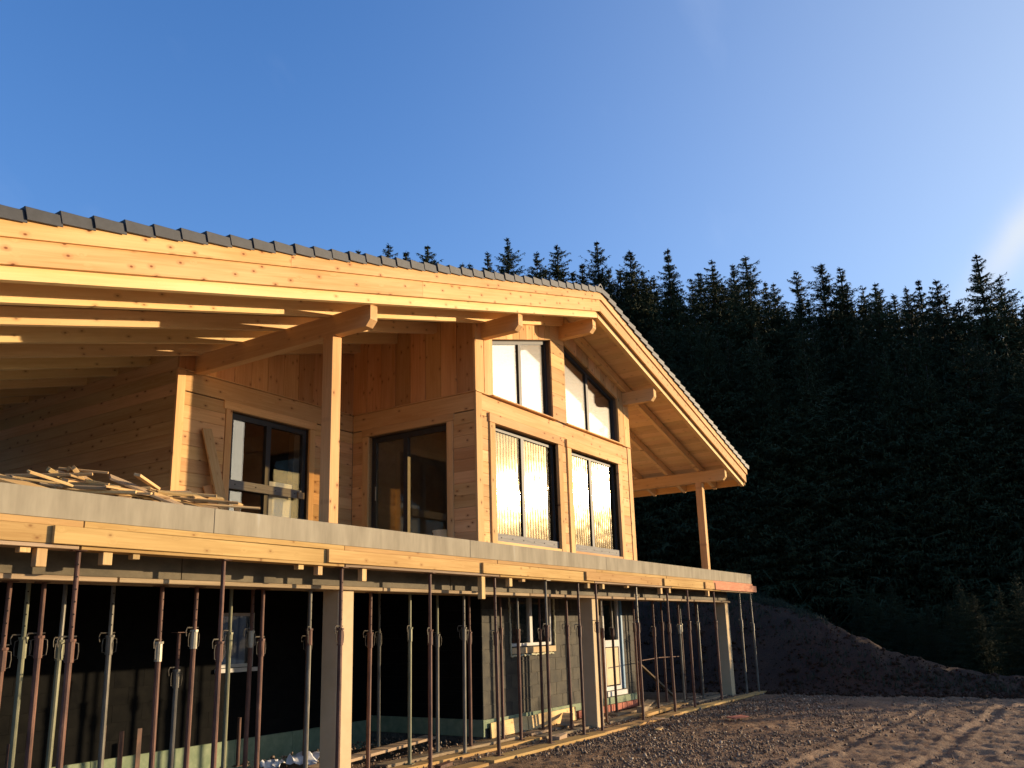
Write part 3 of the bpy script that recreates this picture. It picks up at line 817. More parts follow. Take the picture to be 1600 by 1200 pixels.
# upper gable windows with raking heads
for (a, b), mu in zip(WIN_U, (1.62, 4.35)):
    a += 0.01; b -= 0.01
    hz2 = lambda x: headz(x) - 0.012
    fw = 0.065; d0, d1 = 0.10, 0.17
    f = MB()
    f.prism([(a, zu0 + 0.012), (a + fw, zu0 + 0.012), (a + fw, hz2(a + fw)), (a, hz2(a))], 'y', d0, d1)
    f.prism([(b - fw, zu0 + 0.012), (b, zu0 + 0.012), (b, hz2(b)), (b - fw, hz2(b - fw))], 'y', d0, d1)
    f.box(a + fw, b - fw, d0, d1, zu0 + 0.012, zu0 + 0.012 + fw)
    f.prism([(a + fw, hz2(a + fw) - fw), (b - fw, hz2(b - fw) - fw), (b - fw, hz2(b - fw)), (a + fw, hz2(a + fw))], 'y', d0, d1)
    f.prism([(mu - .045, zu0 + fw + 0.012), (mu + .045, zu0 + fw + 0.012), (mu + .045, hz2(mu + .045) - fw), (mu - .045, hz2(mu - .045) - fw)], 'y', d0 - 0.006, d1)
    w = f.build('gable_window', MAT['frame'], house)
    for u0, u1 in ((a + fw, mu - .045), (mu + .045, b - fw)):
        pc = MB()
        pc.prism([(u0, zu0 + fw + 0.012), (u1, zu0 + fw + 0.012), (u1, hz2(u1) - fw), (u0, hz2(u0) - fw)], 'y', 0.127, 0.143)
        pc.build('pane', MAT['glass'], w)
    bx('sill', a - 0.10, b + 0.10, -0.075, 0.095, zu0 - 0.035, zu0 - 0.008, MAT['larch'], w)
# terrace doors
dw = rect_window('terrace_door', DO[0] + 0.01, DO[1] - 0.01, 0.02, DT - 0.01, [1.62], 0.14, MAT['doorglass'], house, fw=0.09, axis='x')
hb = MB(); hb.tube([(0.075, 2.30, 0.95), (0.075, 2.30, 1.2)], 0.012, 6); hb.build('handle', MAT['zinc'], dw)
dr = rect_window('terrace_door', RO[0] + 0.01, RO[1] - 0.01, 0.02, DT - 0.01, [-1.95], D1 + 0.11, MAT['doorglass'], house, fw=0.085)
bx('brace_board', RO[0] - 0.03, -1.23, D1 + 0.012, D1 + 0.062, 0.885, 1.03, MAT['greyboard'], dr)
bx('brace_block', -1.34, -1.20, D1 - 0.03, D1 + 0.01, 0.88, 0.99, MAT['oldwood'], dr)
sb = MB()
for k in range(4): sb.tube([(-2.65 + 0.42 * k, D1 + 0.006, 0.96), (-2.65 + 0.42 * k, D1 + 0.014, 0.96)], 0.010, 6)
sb.build('screw', MAT['hole'], dr)

# --- terrace slab
XSL, XSR = -10.5, 13.77
c = MB(); c.box(XSL, XSR - 0.03, -0.165, 10.2, -0.27, 0.0)
slab = c.build('terrace_slab', MAT['concrete'], house)
js = [XSL, -5.366, -0.505, 4.264, 9.0, XSR]
for a, b in zip(js[:-1], js[1:]):
    bx('slab_edge', a + 0.003, b - 0.003, -0.198, -0.163, -0.268, 0.004, MAT['edgeconc'], slab, 0.003)
bx('slab_edge', XSR - 0.032, XSR, -0.16, 10.2, -0.268, 0.004, MAT['edgeconc'], slab, 0.003, along='y')

# --- concrete columns and downstand beam
for cx in (-2.78, 4.56, 12.74):
    bx('column', cx - 0.15, cx + 0.15, 0.26, 0.56, GZ - 0.05, -0.76, MAT['column'], house, 0.012, along='z')
c = MB(); c.box(XSL, 12.90, 0.30, 0.62, -0.755, -0.272); beam = c.build('downstand_beam', MAT['column'], house)

# --- basement walls of coated blocks
IY = 4.3; BY = 1.45; BX0, BX1 = 2.155, 8.98
bw = MB()
opening = [(3.13, 4.87, -1.74, -0.40), (7.25, 8.22, -2.90, -0.40)]
def solid_with(mb, x0, x1, z0, z1, ops, y0, y1):
    xs = sorted({x0, x1, *[o[0] for o in ops], *[o[1] for o in ops]})
    for a, b in zip(xs[:-1], xs[1:]):
        op = [o for o in ops if o[0] <= a + 1e-6 and o[1] >= b - 1e-6]
        if op:
            o = op[0]
            if o[2] > z0: mb.box(a, b, y0, y1, z0, o[2])
            if o[3] < z1: mb.box(a, b, y0, y1, o[3], z1)
        else: mb.box(a, b, y0, y1, z0, z1)
solid_with(bw, BX0 + 0.012, BX1 - 0.012, GZ - 0.1, -0.29, opening, BY + 0.012, BY + 0.24)
bw.box(BX0 + 0.012, BX0 + 0.24, BY + 0.24, IY, GZ - 0.4, -0.29)
bw.box(BX1 - 0.24, BX1 - 0.012, BY + 0.24, 9.5, GZ - 0.1, -0.29)
base_wall = bw.build('basement_wall', MAT['mortar'], house)
def blocks(parent, x0, x1, z0, z1, ops, yf, axis='y', bl=0.5, bh=0.25, depth=0.02, mat='bitumen'):
    zz = z0; row = 0; gp_ = 0.0012 if mat == 'shadeblack' else 0.004
    while zz < z1 - 0.02:
        zt = min(zz + bh, z1)
        x = x0 - (bl / 2 if row % 2 else 0)
        while x < x1 - 0.01:
            a, b = max(x, x0), min(x + bl, x1)
            x += bl
            parts = [(a, b)]
            for o in ops:
                if zt > o[2] + 0.02 and zz < o[3] - 0.02:
                    np_ = []
                    for (p_, q_) in parts:
                        if q_ <= o[0] or p_ >= o[1]: np_.append((p_, q_)); continue
                        if p_ < o[0]: np_.append((p_, o[0]))
                        if q_ > o[1]: np_.append((o[1], q_))
                    parts = np_
            for (p_, q_) in parts:
                if q_ - p_ < 0.03: continue
                d = random.uniform(-0.0015, 0.0015)
                if axis == 'y': bx('block', p_ + gp_, q_ - gp_, yf + d, yf + depth, zz + gp_, zt - gp_, MAT[mat], parent, gp_ * 0.7)
                else: bx('block', yf + d, yf + depth, p_ + gp_, q_ - gp_, zz + gp_, zt - gp_, MAT[mat], parent, gp_ * 0.7, along='y')
        zz += bh; row += 1
blocks(base_wall, BX0, BX1, -3.0, -0.30, opening, BY)
blocks(base_wall, BY + 0.03, IY, -3.0, -0.30, [], BX0, axis='x', mat='shadeblack')
# inner basement wall on the left
iw = MB()
IO = [(-1.63, -0.85, -1.90, -0.98)]
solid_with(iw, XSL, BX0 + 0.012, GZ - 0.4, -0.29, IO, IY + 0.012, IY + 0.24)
inner = iw.build('basement_wall', MAT['shadeblack'], house)
blocks(inner, -6.5, BX0, -3.09, -0.30, IO, IY, mat='shadeblack')
rect_window('basement_window', -1.63, -0.85, -1.90, -0.98, [], IY + 0.05, MAT['doorglass'], house, fw=0.055, fmat='whiteframe')
bx('sill', -1.68, -0.80, IY - 0.06, IY, IO[0][2] - .08, IO[0][2] - .01, MAT['whiteframe'], inner)
# green insulation strips, red bricks
for a, b in ((BX0, 3.4), (3.4, 4.65), (4.65, 5.9), (5.9, 7.2), (7.2, BX1)):
    bx('insulation_board', a + .003, b - .003, BY - 0.03, BY + 0.012, -3.155, -3.005, MAT['xps'], base_wall, 0.004)
for a, b in ((-6.4, -5.1), (-5.1, -3.8), (-3.8, -2.5), (-2.5, -1.2), (-1.2, 0.1), (0.1, BX0 - 0.03)):
    bx('insulation_board', a + .003, b - .003, IY - 0.04, IY + 0.012, -3.62, -3.09, MAT['xps'], inner, 0.004)
for a, b in ((BY - 0.03, 2.6), (2.6, IY - 0.04)):
    bx('insulation_board', BX0 - 0.04, BX0 + 0.01, a + .003, b - .003, -3.30, -3.0, MAT['xps'], base_wall, 0.004, along='y')
x = 5.75
while x < BX1 - 0.05:
    L = 0.245
    bx('brick', x + .004, min(x + L, BX1) - .004, BY - 0.05 + random.uniform(-.012, .006), BY + 0.01, -3.315, -3.165, MAT['brick'], base_wall, 0.005)
    x += L
# basement window and door
bwin = rect_window('basement_window', 3.15, 4.85, -1.72, -0.42, [4.0], BY + 0.07, MAT['doorglass'], house, fw=0.06, fmat='whiteframe')
bx('sill', 3.13, 4.87, BY - 0.05, BY + 0.03, -1.86, -1.745, MAT['column'], bwin)
fo = MB()
def foam_line(pts, r_):
    out = []
    for a, b in zip(pts[:-1], pts[1:]):
        a, b = Vector(a), Vector(b); n_ = max(2, int((b - a).length / 0.05))
        for i in range(n_):
            q_ = a + (b - a) * i / n_
            out.append(q_ + Vector((random.uniform(-.012, .012), random.uniform(-.006, .006), random.uniform(-.012, .012))))
    out.append(Vector(pts[-1])); fo.tube(out, r_, 6)
foam_line([(4.895, BY - 0.008, -0.42), (4.90, BY - 0.008, -1.72), (4.80, BY - 0.015, -1.89), (3.13, BY - 0.015, -1.90), (3.11, BY - 0.01, -0.42)], 0.022)
fo.build('foam_bead', MAT['foam'], bwin, smooth=True)
bdoor = rect_window('basement_door', 7.27, 8.20, -2.86, -0.42, [], BY + 0.07, MAT['doorglass'], house, fw=0.09, fmat='whiteframe')
bx('door_rail', 7.36, 8.11, BY + 0.03, BY + 0.11, -1.86, -1.70, MAT['whiteframe'], bdoor)
bx('door_panel', 7.40, 8.07, BY + 0.045, BY + 0.10, -2.74, -1.88, MAT['cream'], bdoor)
bx('door_sill', 7.20, 8.27, BY - 0.06, BY + 0.02, -2.98, -2.87, MAT['whiteframe'], bdoor)
bx('tape_strip', 8.205, 8.29, BY - 0.012, BY + 0.03, -2.85, -0.45, MAT['blue'], bdoor, along='z')

# ------------------------------------------------------------------ shuttering of the slab edge
ORD = ['first', 'second', 'third', 'fourth', 'fifth', 'sixth', 'seventh', 'eighth', 'ninth', 'tenth', 'eleventh', 'twelfth', 'thirteenth', 'fourteenth', 'fifteenth', 'sixteenth', 'seventeenth', 'eighteenth', 'nineteenth', 'twentieth']
def ordw(i):
    if i < 20: return ORD[i]
    tens = {2: 'twenty', 3: 'thirty', 4: 'forty', 5: 'fifty', 6: 'sixty', 7: 'seventy'}
    t, u = divmod(i + 1, 10)
    if u == 0: return {3: 'thirtieth', 4: 'fortieth', 5: 'fiftieth', 6: 'sixtieth', 7: 'seventieth'}[t]
    return tens[t] + '-' + ORD[u - 1]
js = [-10.4, -6.867, -3.334, 0.233, 3.775, 7.3, 10.45, 13.80]
for i, (a, b) in enumerate(zip(js[:-1], js[1:])):
    last = i == len(js) - 2
    o = bx('edge_strip', a + .004, b - .004, -0.215 - (0.004 if i % 2 else 0), -0.165, -0.335, -0.273, MAT['redboard'] if last else MAT['form'], None, 0.004)
    tag(o, ('red painted thin strip under the right end of the slab edge' if last else f'thin pale shuttering strip directly under the concrete edge, {ordw(i)} from the left'), 'strip', 'thin strips under the slab edge')
js = [-10.4, -7.185, -3.686, -0.283, 3.2, 7.004, 9.647, 13.82]
for i, (a, b) in enumerate(zip(js[:-1], js[1:])):
    h = 0.083
    last = i == len(js) - 2
    # each board starts proud of its left neighbour and ends tucked behind the next
    A = Vector((a, -0.268, -0.425)); B = Vector((b + (0.3 if not last else 0), -0.222, -0.425 + random.uniform(-.006, .006)))
    o = plank('shuttering_board', A, B, 0.165, 0.040, (0, -1, 0), MAT['form'], None, 0.004)
    tag(o, ('shuttering board at the right end of the slab edge, beside the red piece' if last else f'wide yellow shuttering board along the slab edge, {ordw(i)} from the left'), 'board', 'shuttering boards along the slab edge')
o = plank('shuttering_board', (10.35, -0.288, -0.428), (13.86, -0.284, -0.428), 0.175, 0.03, (0, -1, 0), MAT['redboard'], None)
tag(o, 'red painted shuttering board at the right end of the slab edge', 'board')
js = [-10.4, -6.9, -3.35, 0.25, 3.6, 7.5, 10.9, 13.6]
for i, (a, b) in enumerate(zip(js[:-1], js[1:])):
    o = bx('bearer_board', a + .01, b - .01, -0.245, -0.02, -0.545, -0.510, MAT['form'] if i % 2 else MAT['oldwood'], None, 0.004)
    tag(o, f'flat bearer board on top of the front props, {ordw(i)} from the left', 'board', 'bearer boards on the front props')
# shuttering sheets under the slab
js = [-10.4, -7.9, -5.4, -2.9, -0.4, 2.1, 4.6, 7.1, 9.6, 13.5]
for i, (a, b) in enumerate(zip(js[:-1], js[1:])):
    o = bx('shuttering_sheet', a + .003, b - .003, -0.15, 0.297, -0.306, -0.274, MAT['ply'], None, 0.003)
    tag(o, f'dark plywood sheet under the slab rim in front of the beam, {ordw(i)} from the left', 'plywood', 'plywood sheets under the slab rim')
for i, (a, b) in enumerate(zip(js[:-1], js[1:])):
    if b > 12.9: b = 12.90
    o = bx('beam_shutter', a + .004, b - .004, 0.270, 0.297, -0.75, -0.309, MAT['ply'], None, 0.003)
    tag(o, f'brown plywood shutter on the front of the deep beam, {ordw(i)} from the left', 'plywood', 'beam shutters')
js = [-10.4, -6.2, -2.1, 1.9, 5.9, 9.2, 12.95]
for i, (a, b) in enumerate(zip(js[:-1], js[1:])):
    o = bx('beam_plank', a + .01, b - .01, 0.20, 0.72, -0.805, -0.757, MAT['oldwood'], None, 0.005)
    tag(o, f'old plank carrying the beam shutter on the middle props, {ordw(i)} from the left', 'plank', 'planks under the beam')
# ceiling shuttering behind the beam
js = [-10.4, -6.4, -2.4, 1.6, 5.6, 9.6, 13.5]
for i, (a, b) in enumerate(zip(js[:-1], js[1:])):
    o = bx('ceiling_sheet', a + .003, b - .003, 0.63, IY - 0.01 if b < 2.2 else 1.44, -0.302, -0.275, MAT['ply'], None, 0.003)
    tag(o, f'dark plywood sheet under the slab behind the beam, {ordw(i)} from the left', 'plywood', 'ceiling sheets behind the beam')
# joist ends below the boards: X, drop below -0.5, width
js = [(-7.39, .05, .10), (-7.236, .17, .10), (-6.594, .125, .10), (-6.288, .055, .08), (-4.073, .06, .09), (-3.75, .115, .08), (-2.945, .165, .09), (-0.175, .355, .10),
      (0.632, .14, .09), (1.039, .05, .10), (3.424, .10, .10), (4.054, .10, .09), (5.2, .05, .10), (6.981, .14, .10), (7.474, .11, .10), (10.058, .14, .10)]
for i, (x, dz, wd) in enumerate(js):
    o = bx('joist', x - wd / 2, x + wd / 2, -0.21, -0.13, -0.547 - dz, -0.549, MAT['scrap'], None, 0.004, along='z')
    if dz > .3: tag(o, 'long pale wood piece hanging down from the shuttering in the middle of the slab edge', 'wood block')
    else: tag(o, f'short square timber end poking out under the shuttering, {ordw(i if i < 7 else i - 1)} from the left', 'wood block', 'timber ends under the shuttering')

# ------------------------------------------------------------------ steel props
def plate_mesh(mat):
    return box_mesh(0.13, 0.13, 0.008, mat, 0.001)
def make_prop(x, y, ztop, mats, label, group, lean=(0, 0), zb=None, sleeve=None, rot=0.0, zc=None, holes=True, r=0.030):
    zb = GZ + 0.045 if zb is None else zb
    root = empty('steel_prop', (x, y, zb), label, 'steel prop', group)
    H_ = ztop - zb
    Rz = Matrix.Rotation(rot, 4, 'Z')
    tilt = Matrix(((1, 0, lean[0] / H_, 0), (0, 1, lean[1] / H_, 0), (0, 0, 1, 0), (0, 0, 0, 1)))
    Wm = Matrix.Translation(Vector((x, y, zb))) @ tilt @ Rz
    hc = (zc - zb) if zc else min(H_ - 0.35, 1.93 + random.uniform(-.08, .08))
    lo, hi = mats
    b = MB(); b.tube([(0, 0, 0.008), (0, 0, hc)], r, 10); o = b.build('outer_tube', MAT[lo], root, Wm, smooth=False)
    b = MB(); b.tube([(0, 0, hc + 0.002), (0, 0, H_ - 0.008)], r * 0.78, 10)
    if holes:
        z = hc + 0.12
        while z < H_ - 0.1:
            b.tube([(0, -r * 0.79, z), (0, r * 0.79, z)], 0.0085, 6, mi=1); z += 0.115
    b.build('inner_tube', [MAT[hi], MAT['hole']], root, Wm)
    b = MB(); b.tube([(0, 0, hc - 0.20), (0, 0, hc - 0.012)], r * 1.32, 10); b.tube([(0, 0, hc - 0.012), (0, 0, hc + 0.012)], r * 1.62, 8)
    b.build('collar', MAT[sleeve or lo], root, Wm)
    b = MB()
    for s_ in (-1, 1):
        b.tube([(s_ * r * 1.2, 0, hc - 0.02), (s_ * (r + 0.040), 0, hc - 0.03), (s_ * (r + 0.046), 0, hc - 0.10), (s_ * (r + 0.040), 0, hc - 0.17), (s_ * r * 1.2, 0, hc - 0.18)], 0.0052, 6)
    b.build('handle', MAT['handle'], root, Wm)
    b = MB(); b.tube([(-0.10, 0.0, hc + 0.035), (0.05, 0, hc + 0.035)], 0.008, 6); b.tube([(-0.10, 0, hc + 0.035), (-0.115, 0, hc + 0.0), (-0.105, 0, hc - 0.06)], 0.006, 6)
    b.build('pin', MAT['handle'], root, Wm)
    link(bpy.data.objects.new('base_plate', plate_mesh(MAT[lo])), root, Wm @ Matrix.Translation(Vector((0, 0, 0.004))))
    link(bpy.data.objects.new('head_plate', plate_mesh(MAT[hi])), root, Wm @ Matrix.Translation(Vector((0, 0, H_ - 0.004))))
    return root
COLN = {'rust': 'rusty red', 'rustdark': 'dark brown', 'galv': 'grey', 'greensteel': 'greenish grey', 'bluesteel': 'blue', 'zinc': 'pale'}
FRONT = [(-6.86, ('rust', 'rust')), (-5.18, ('rust', 'rust')), (-3.33, ('rust', 'rust')), (-1.507, ('rust', 'rust')), (0.235, ('rustdark', 'rustdark')), (1.83, ('rustdark', 'galv')),
         (3.055, ('rustdark', 'rustdark')), (3.717, ('rust', 'rust')), (5.69, ('rust', 'galv')), (7.43, ('rust', 'rust')), (8.545, ('rust', 'rust')), (10.54, ('rust', 'rust')), (12.6, ('galv', 'galv')), (13.45, ('galv', 'galv'))]
for i, (x, ms) in enumerate(FRONT):
    yy = {3: -.17, 7: -0.20, 10: -.20, 13: -.23}.get(i, -0.16)
    make_prop(x, yy, -0.546, ms, f'{COLN[ms[0]]} steel prop, {ordw(i)} from the left in the front row under the slab edge', 'front row of props', rot=random.uniform(-.6, .6), holes=(i % 2 == 0), lean=(random.uniform(-.045, .045), random.uniform(-.02, .02)))
MID = [(-7.13, .5, ('rust', 'rust')), (-6.79, .48, ('rust', 'rust')), (-5.45, .5, ('rust', 'rust'), 'zinc'), (-5.02, .5, ('rust', 'rust'), 'zinc'), (-4.02, .5, ('rust', 'rust')), (-3.30, .42, ('galv', 'galv'), 'rust'),
       (-2.05, .5, ('rust', 'rust')), (-1.0, .62, ('greensteel', 'greensteel')), (0.27, .52, ('galv', 'galv')), (2.0, .54, ('rust', 'galv')), (3.72, .46, ('rust', 'rust')), (5.11, .40, ('rustdark', 'galv')),
       (8.12, .54, ('rust', 'rust')), (9.80, .55, ('galv', 'rust'), 'zinc'), (11.0, .50, ('galv', 'galv')), (12.86, .45, ('galv', 'galv'))]
for i, t in enumerate(MID):
    x, y, ms = t[:3]; sl_ = t[3] if len(t) > 3 else None
    make_prop(x, y, -0.806, ms, f'{COLN[ms[0]]} prop{" with pale sleeve" if sl_ == "zinc" else ""}, {ordw(i)} from the left in the row under the beam', 'middle row of props', rot=random.uniform(-.6, .6), holes=(i % 3 != 1), sleeve=sl_, lean=(random.uniform(-.045, .045), random.uniform(-.02, .02)))
BACK = [(-6.67, 1.0, ('greensteel', 'greensteel')), (-6.30, 1.0, ('greensteel', 'galv')), (-5.72, 1.0, ('galv', 'galv')), (-4.10, 1.0, ('greensteel', 'greensteel')), (-3.77, 1.0, ('rust', 'rust'), 'zinc'), (0.18, 1.0, ('galv', 'greensteel')), (1.05, .96, ('rust', 'rust')),
        (2.0, .92, ('rust', 'rust')), (3.54, 1.0, ('rustdark', 'rust')), (7.02, 1.1, ('rustdark', 'galv')), (7.92, .95, ('rust', 'rust')), (9.8, 1.03, ('rust', 'rust')), (10.73, .88, ('rustdark', 'galv'), 'zinc'), (12.1, 0.95, ('rust', 'rust')), (0.13, 2.23, ('galv', 'galv')), (-1.6, 2.2, ('rustdark', 'galv'))]
for i, t in enumerate(sorted(BACK)):
    x, y, ms = t[:3]; sl_ = t[3] if len(t) > 3 else None
    make_prop(x, y, -0.304, ms, f'{COLN[ms[0]]} steel prop{" with pale sleeve" if sl_ == "zinc" else ""} in shade behind the beam, {ordw(i)} from the left', 'back row of props', rot=random.uniform(-.6, .6), holes=(i % 2 == 0), sleeve=sl_, lean=(random.uniform(-.04, .04), 0))
make_prop(-4.83, 1.02, -1.31, ('galv', 'rust'), 'short steel prop with free T head standing in the shade, not reaching the slab', None, zc=-1.75)
# blue painted patch: a sleeve of blue paint on a greenish prop
# stubs standing on the ground
for x, y, zt, mt, lab in [(-5.52, 3.25, -2.6, 'rust', 'short red steel stub at the lower left corner'), (-4.25, 3.3, -2.52, 'rustdark', 'short brown tube stub, left of the two beside the flat red bar'),
                          (-4.11, 3.1, -2.6, 'rust', 'short flat red bar standing between two brown tube stubs'), (-3.77, 3.2, -2.6, 'rustdark', 'short brown tube stub, right of the flat red bar'), (-2.03, 3.2, -2.62, 'rustdark', 'short brown tube stub in front of the green insulation strip')]:
    b = MB()
    if 'flat' in lab: b.box(-.035, .035, -.006, .006, 0, zt - GZ)
    else:
        b.tube([(0, 0, 0), (0, 0, zt - GZ)], 0.03, 10); b.box(-.06, .06, -.06, .06, 0.0, 0.008)
    tag(b.build('tube_stub', MAT[mt], None, Matrix.Translation(Vector((x, y, GZ + 0.005)))), lab, 'steel stub')

# ------------------------------------------------------------------ timber lying on the ground
gp = [(-4.5, -0.4, -0.27, .30, 0.02), (-0.2, 3.6, -0.22, .30, -0.01), (3.5, 7.4, -0.21, .28, 0.015), (7.3, 10.9, -0.19, .28, -0.01), (10.7, 13.75, -0.24, .26, 0.01)]
for i, (a, b, y, w, s_) in enumerate(gp):
    o = plank('ground_plank', (a, y - s_, GZ + 0.020 + 0.004 * i), (b, y + s_, GZ + 0.020 + 0.004 * i), w, 0.045, (0, 0, 1), MAT['form'])
    tag(o, f'long flat plank under the front row of props, {ordw(i)} from the left', 'plank', 'planks under the front props')
gp = [(-5.5, -1.6, .50), (-1.5, 2.5, .55), (2.6, 6.4, .50), (6.3, 9.9, .55), (9.8, 13.2, .48)]
for i, (a, b, y) in enumerate(gp):
    o = plank('ground_plank', (a, y, GZ + 0.021), (b, y + random.uniform(-.04, .04), GZ + 0.021), 0.26, 0.045, (0, 0, 1), MAT['form'] if i % 2 else MAT['oldwood'])
    tag(o, f'long flat plank under the props of the beam, {ordw(i)} from the left', 'plank', 'planks under the beam props')
gp = [(-1.2, 2.6, 1.0), (2.9, 6.2, 1.0), (6.6, 10.9, 1.0), (-7.2, -3.4, 1.0), (11.2, 13.1, .96)]
for i, (a, b, y) in enumerate(sorted(gp)):
    o = plank('ground_plank', (a, y, GZ + 0.021), (b, y, GZ + 0.021), 0.25, 0.045, (0, 0, 1), MAT['oldwood'])
    tag(o, f'long flat plank under the back props, {ordw(i)} from the left', 'plank', 'planks under the back props')
# yellow form boards leaning at the basement wall
for i, (a, b) in enumerate(((2.28, 3.55), (3.57, 4.42), (4.45, 5.55))):
    o = plank('form_board', (a, BY - 0.075 - .02 * (i % 2), GZ + 0.135), (b, BY - 0.085, GZ + 0.15), 0.27, 0.03, (0, -1, 0.06), MAT['spruce'])
    tag(o, ['yellow board leaning on the basement wall at its left corner', 'yellow board leaning on the basement wall below the window', 'yellow board leaning on the basement wall next to the red bricks'][i], 'board', 'yellow boards at the basement wall')
loose = [('broken_board', (4.0, 0.75, GZ + .08), (5.0, 1.25, GZ + .20), .22, .025, 'oldwood', 'grey broken board lying below the basement window'),
         ('wood_offcut', (2.2, -0.05, GZ + .06), (2.75, 0.1, GZ + .06), .14, .09, 'oldwood', 'dark chunk of timber on the front plank'),
         ('wood_offcut', (-1.15, -0.02, GZ + .06), (-0.75, 0.06, GZ + .06), .10, .05, 'rustdark', 'small dark block on the plank left of the basement corner'),
         ('loose_plank', (6.2, 0.1, GZ + .075), (8.6, 0.25, GZ + .085), .13, .06, 'form', 'pale timber lying behind the second concrete column'),
         ('loose_plank', (8.0, 0.85, GZ + .09), (9.3, 1.25, GZ + .12), .20, .03, 'oldwood', 'grey plank near the red bricks'),
         ('wood_offcut', (7.1, 0.55, GZ + .10), (7.55, 0.6, GZ + .10), .16, .13, 'oldwood', 'grey timber block standing near the basement door'),
         ('brace_plank', (8.9, 2.2, -1.55), (11.6, 1.6, GZ + 0.05), .12, .04, 'oldwood', 'diagonal brace plank in shade right of the basement'),
         ('loose_plank', (-2.0, 1.65, GZ + .05), (1.6, 2.25, GZ + .07), .22, .045, 'oldwood', 'long plank on the dark floor left of the basement corner'),
         ('loose_plank', (4.3, -1.05, GZ + .03), (4.62, -1.0, GZ + .03), .09, .02, 'scrap', 'small pale wood chip on the gravel in front of the planks'),
         ('loose_plank', (6.6, -1.7, GZ + .05), (7.1, -1.85, GZ + .05), .20, .02, 'brick', 'flat reddish slab piece lying on the gravel')]
for nm, a, b, w, t, mt, lab in loose:
    tag(plank(nm, a, b, w, t, (0, -0.1, 1), MAT[mt], None, 0.003), lab, 'wood' if mt not in ('brick', 'rustdark') else 'block')
b = MB(); b.tube([(0, 0, 0), (1.2, 0.05, 0.02), (2.4, 0.02, 0.0)], 0.012, 6)
tag(b.build('steel_rod', MAT['rust'], None, Matrix.Translation(Vector((8.2, 0.93, -2.2)))), 'thin rusty rod tied across the props at the right', 'rod')
b = MB(); b.tube([(0, 0, 0.04), (0.5, 0.1, 0.10), (1.1, -0.02, 0.05), (1.5, 0.12, 0.03)], 0.010, 6); b.tube([(0.1, -0.1, 0.03), (0.7, 0.15, 0.11), (1.3, 0.1, 0.03)], 0.009, 6)
tag(b.build('wire_coil', MAT['rustdark'], None, Matrix.Translation(Vector((4.9, -0.55, GZ)))), 'tangle of bent dark wire at the front plank by the second column', 'wire')
# crumpled white sheets
def sheet(name, ctr, sx, sy, h, label, seed):
    r_ = random.Random(seed); n_ = 7; vs_ = []; fs_ = []
    for j in range(n_):
        for i in range(n_):
            u, v = i / (n_ - 1) - .5, j / (n_ - 1) - .5
            vs_.append((u * sx, v * sy + r_.uniform(-.03, .03), h * max(0, 1 - 2.2 * abs(u + 0.3 * v)) + r_.uniform(-.02, .03)))
    for j in range(n_ - 1):
        for i in range(n_ - 1):
            a = j * n_ + i; fs_.append((a, a + 1, a + n_ + 1, a + n_))
    o = mesh_obj(name, vs_, fs_, MAT['paper'], None, Matrix.Translation(Vector(ctr)) @ Matrix.Rotation(0.6, 4, 'Z'))
    md = o.modifiers.new('thickness', 'SOLIDIFY'); md.thickness = 0.006
    tag(o, label, 'sheet')
sheet('white_sheet', (-1.55, 2.25, GZ + 0.06), .55, .45, .14, 'larger crumpled white sheet on the ground beside the left concrete column', 3)
sheet('white_sheet', (-2.0, 2.45, GZ + 0.05), .40, .30, .08, 'smaller white sheet at the bottom edge, left of the larger one', 5)

# ------------------------------------------------------------------ things on the terrace
# leaning boards beside the recessed door
o = plank('leaning_board', (-2.93, 2.52, 0.01), (-3.28, 2.77, 1.74), .20, .03, (0.15, -1, 0.2), MAT['scrap']); tag(o, 'tall board leaning on the recessed wall left of the glass door', 'board')
o = plank('leaning_board', (-3.08, 2.5, 0.01), (-3.22, 2.76, 0.86), .13, .03, (-0.4, -1, 0.2), MAT['larch']); tag(o, 'shorter reddish board leaning behind the tall one', 'board')
o = plank('leaning_board', (-2.80, 2.42, 0.01), (-2.86, 2.52, 0.62), .11, .03, (0.1, -1, 0.2), MAT['scrap']); tag(o, 'short offcut leaning at the foot of the tall board', 'board')
# scrap wood heap
rs = random.Random(11)
hand = [((-6.85, 0.55, .33), (-6.35, 0.75, .20), .045, .045), ((-6.62, 0.5, .37), (-6.33, 0.62, .17), .06, .05), ((-6.64, 0.55, .36), (-6.12, 0.8, .26), .045, .05), ((-6.30, 0.35, .30), (-5.55, 0.1, .03), .16, .03),
        ((-6.25, 0.2, .05), (-5.75, 0.55, .24), .09, .03), ((-6.72, 0.45, .22), (-6.3, 0.6, .24), .08, .03), ((-7.9, 0.5, .26), (-6.95, 0.2, .03), .10, .03), ((-8.2, 0.5, .12), (-7.1, 0.3, .06), .09, .03),
        ((-5.6, 0.7, .30), (-4.95, 0.3, .04), .10, .03), ((-5.75, 0.5, .22), (-5.1, 0.15, .03), .09, .025), ((-5.5, 0.35, .12), (-4.8, 0.5, .14), .05, .03), ((-6.0, 0.7, .22), (-5.7, 0.5, .25), .07, .06)]
for k in range(62):
    x = rs.uniform(-7.0, -5.0); y = rs.uniform(0.15, 1.0); a = rs.uniform(-.9, .9); L = rs.uniform(.3, .9)
    top = max(0.03, 0.36 - 0.17 * abs(x + 6.3))
    z = rs.uniform(0.02, top)
    hand.append(((x - L / 2 * math.cos(a), y - L / 2 * math.sin(a), z + rs.uniform(-.0, .06)), (x + L / 2 * math.cos(a), max(-.1, y + L / 2 * math.sin(a)), z + rs.uniform(0, .06)), rs.choice([.025, .035, .05, .07, .1]), rs.choice([.018, .022, .03])))
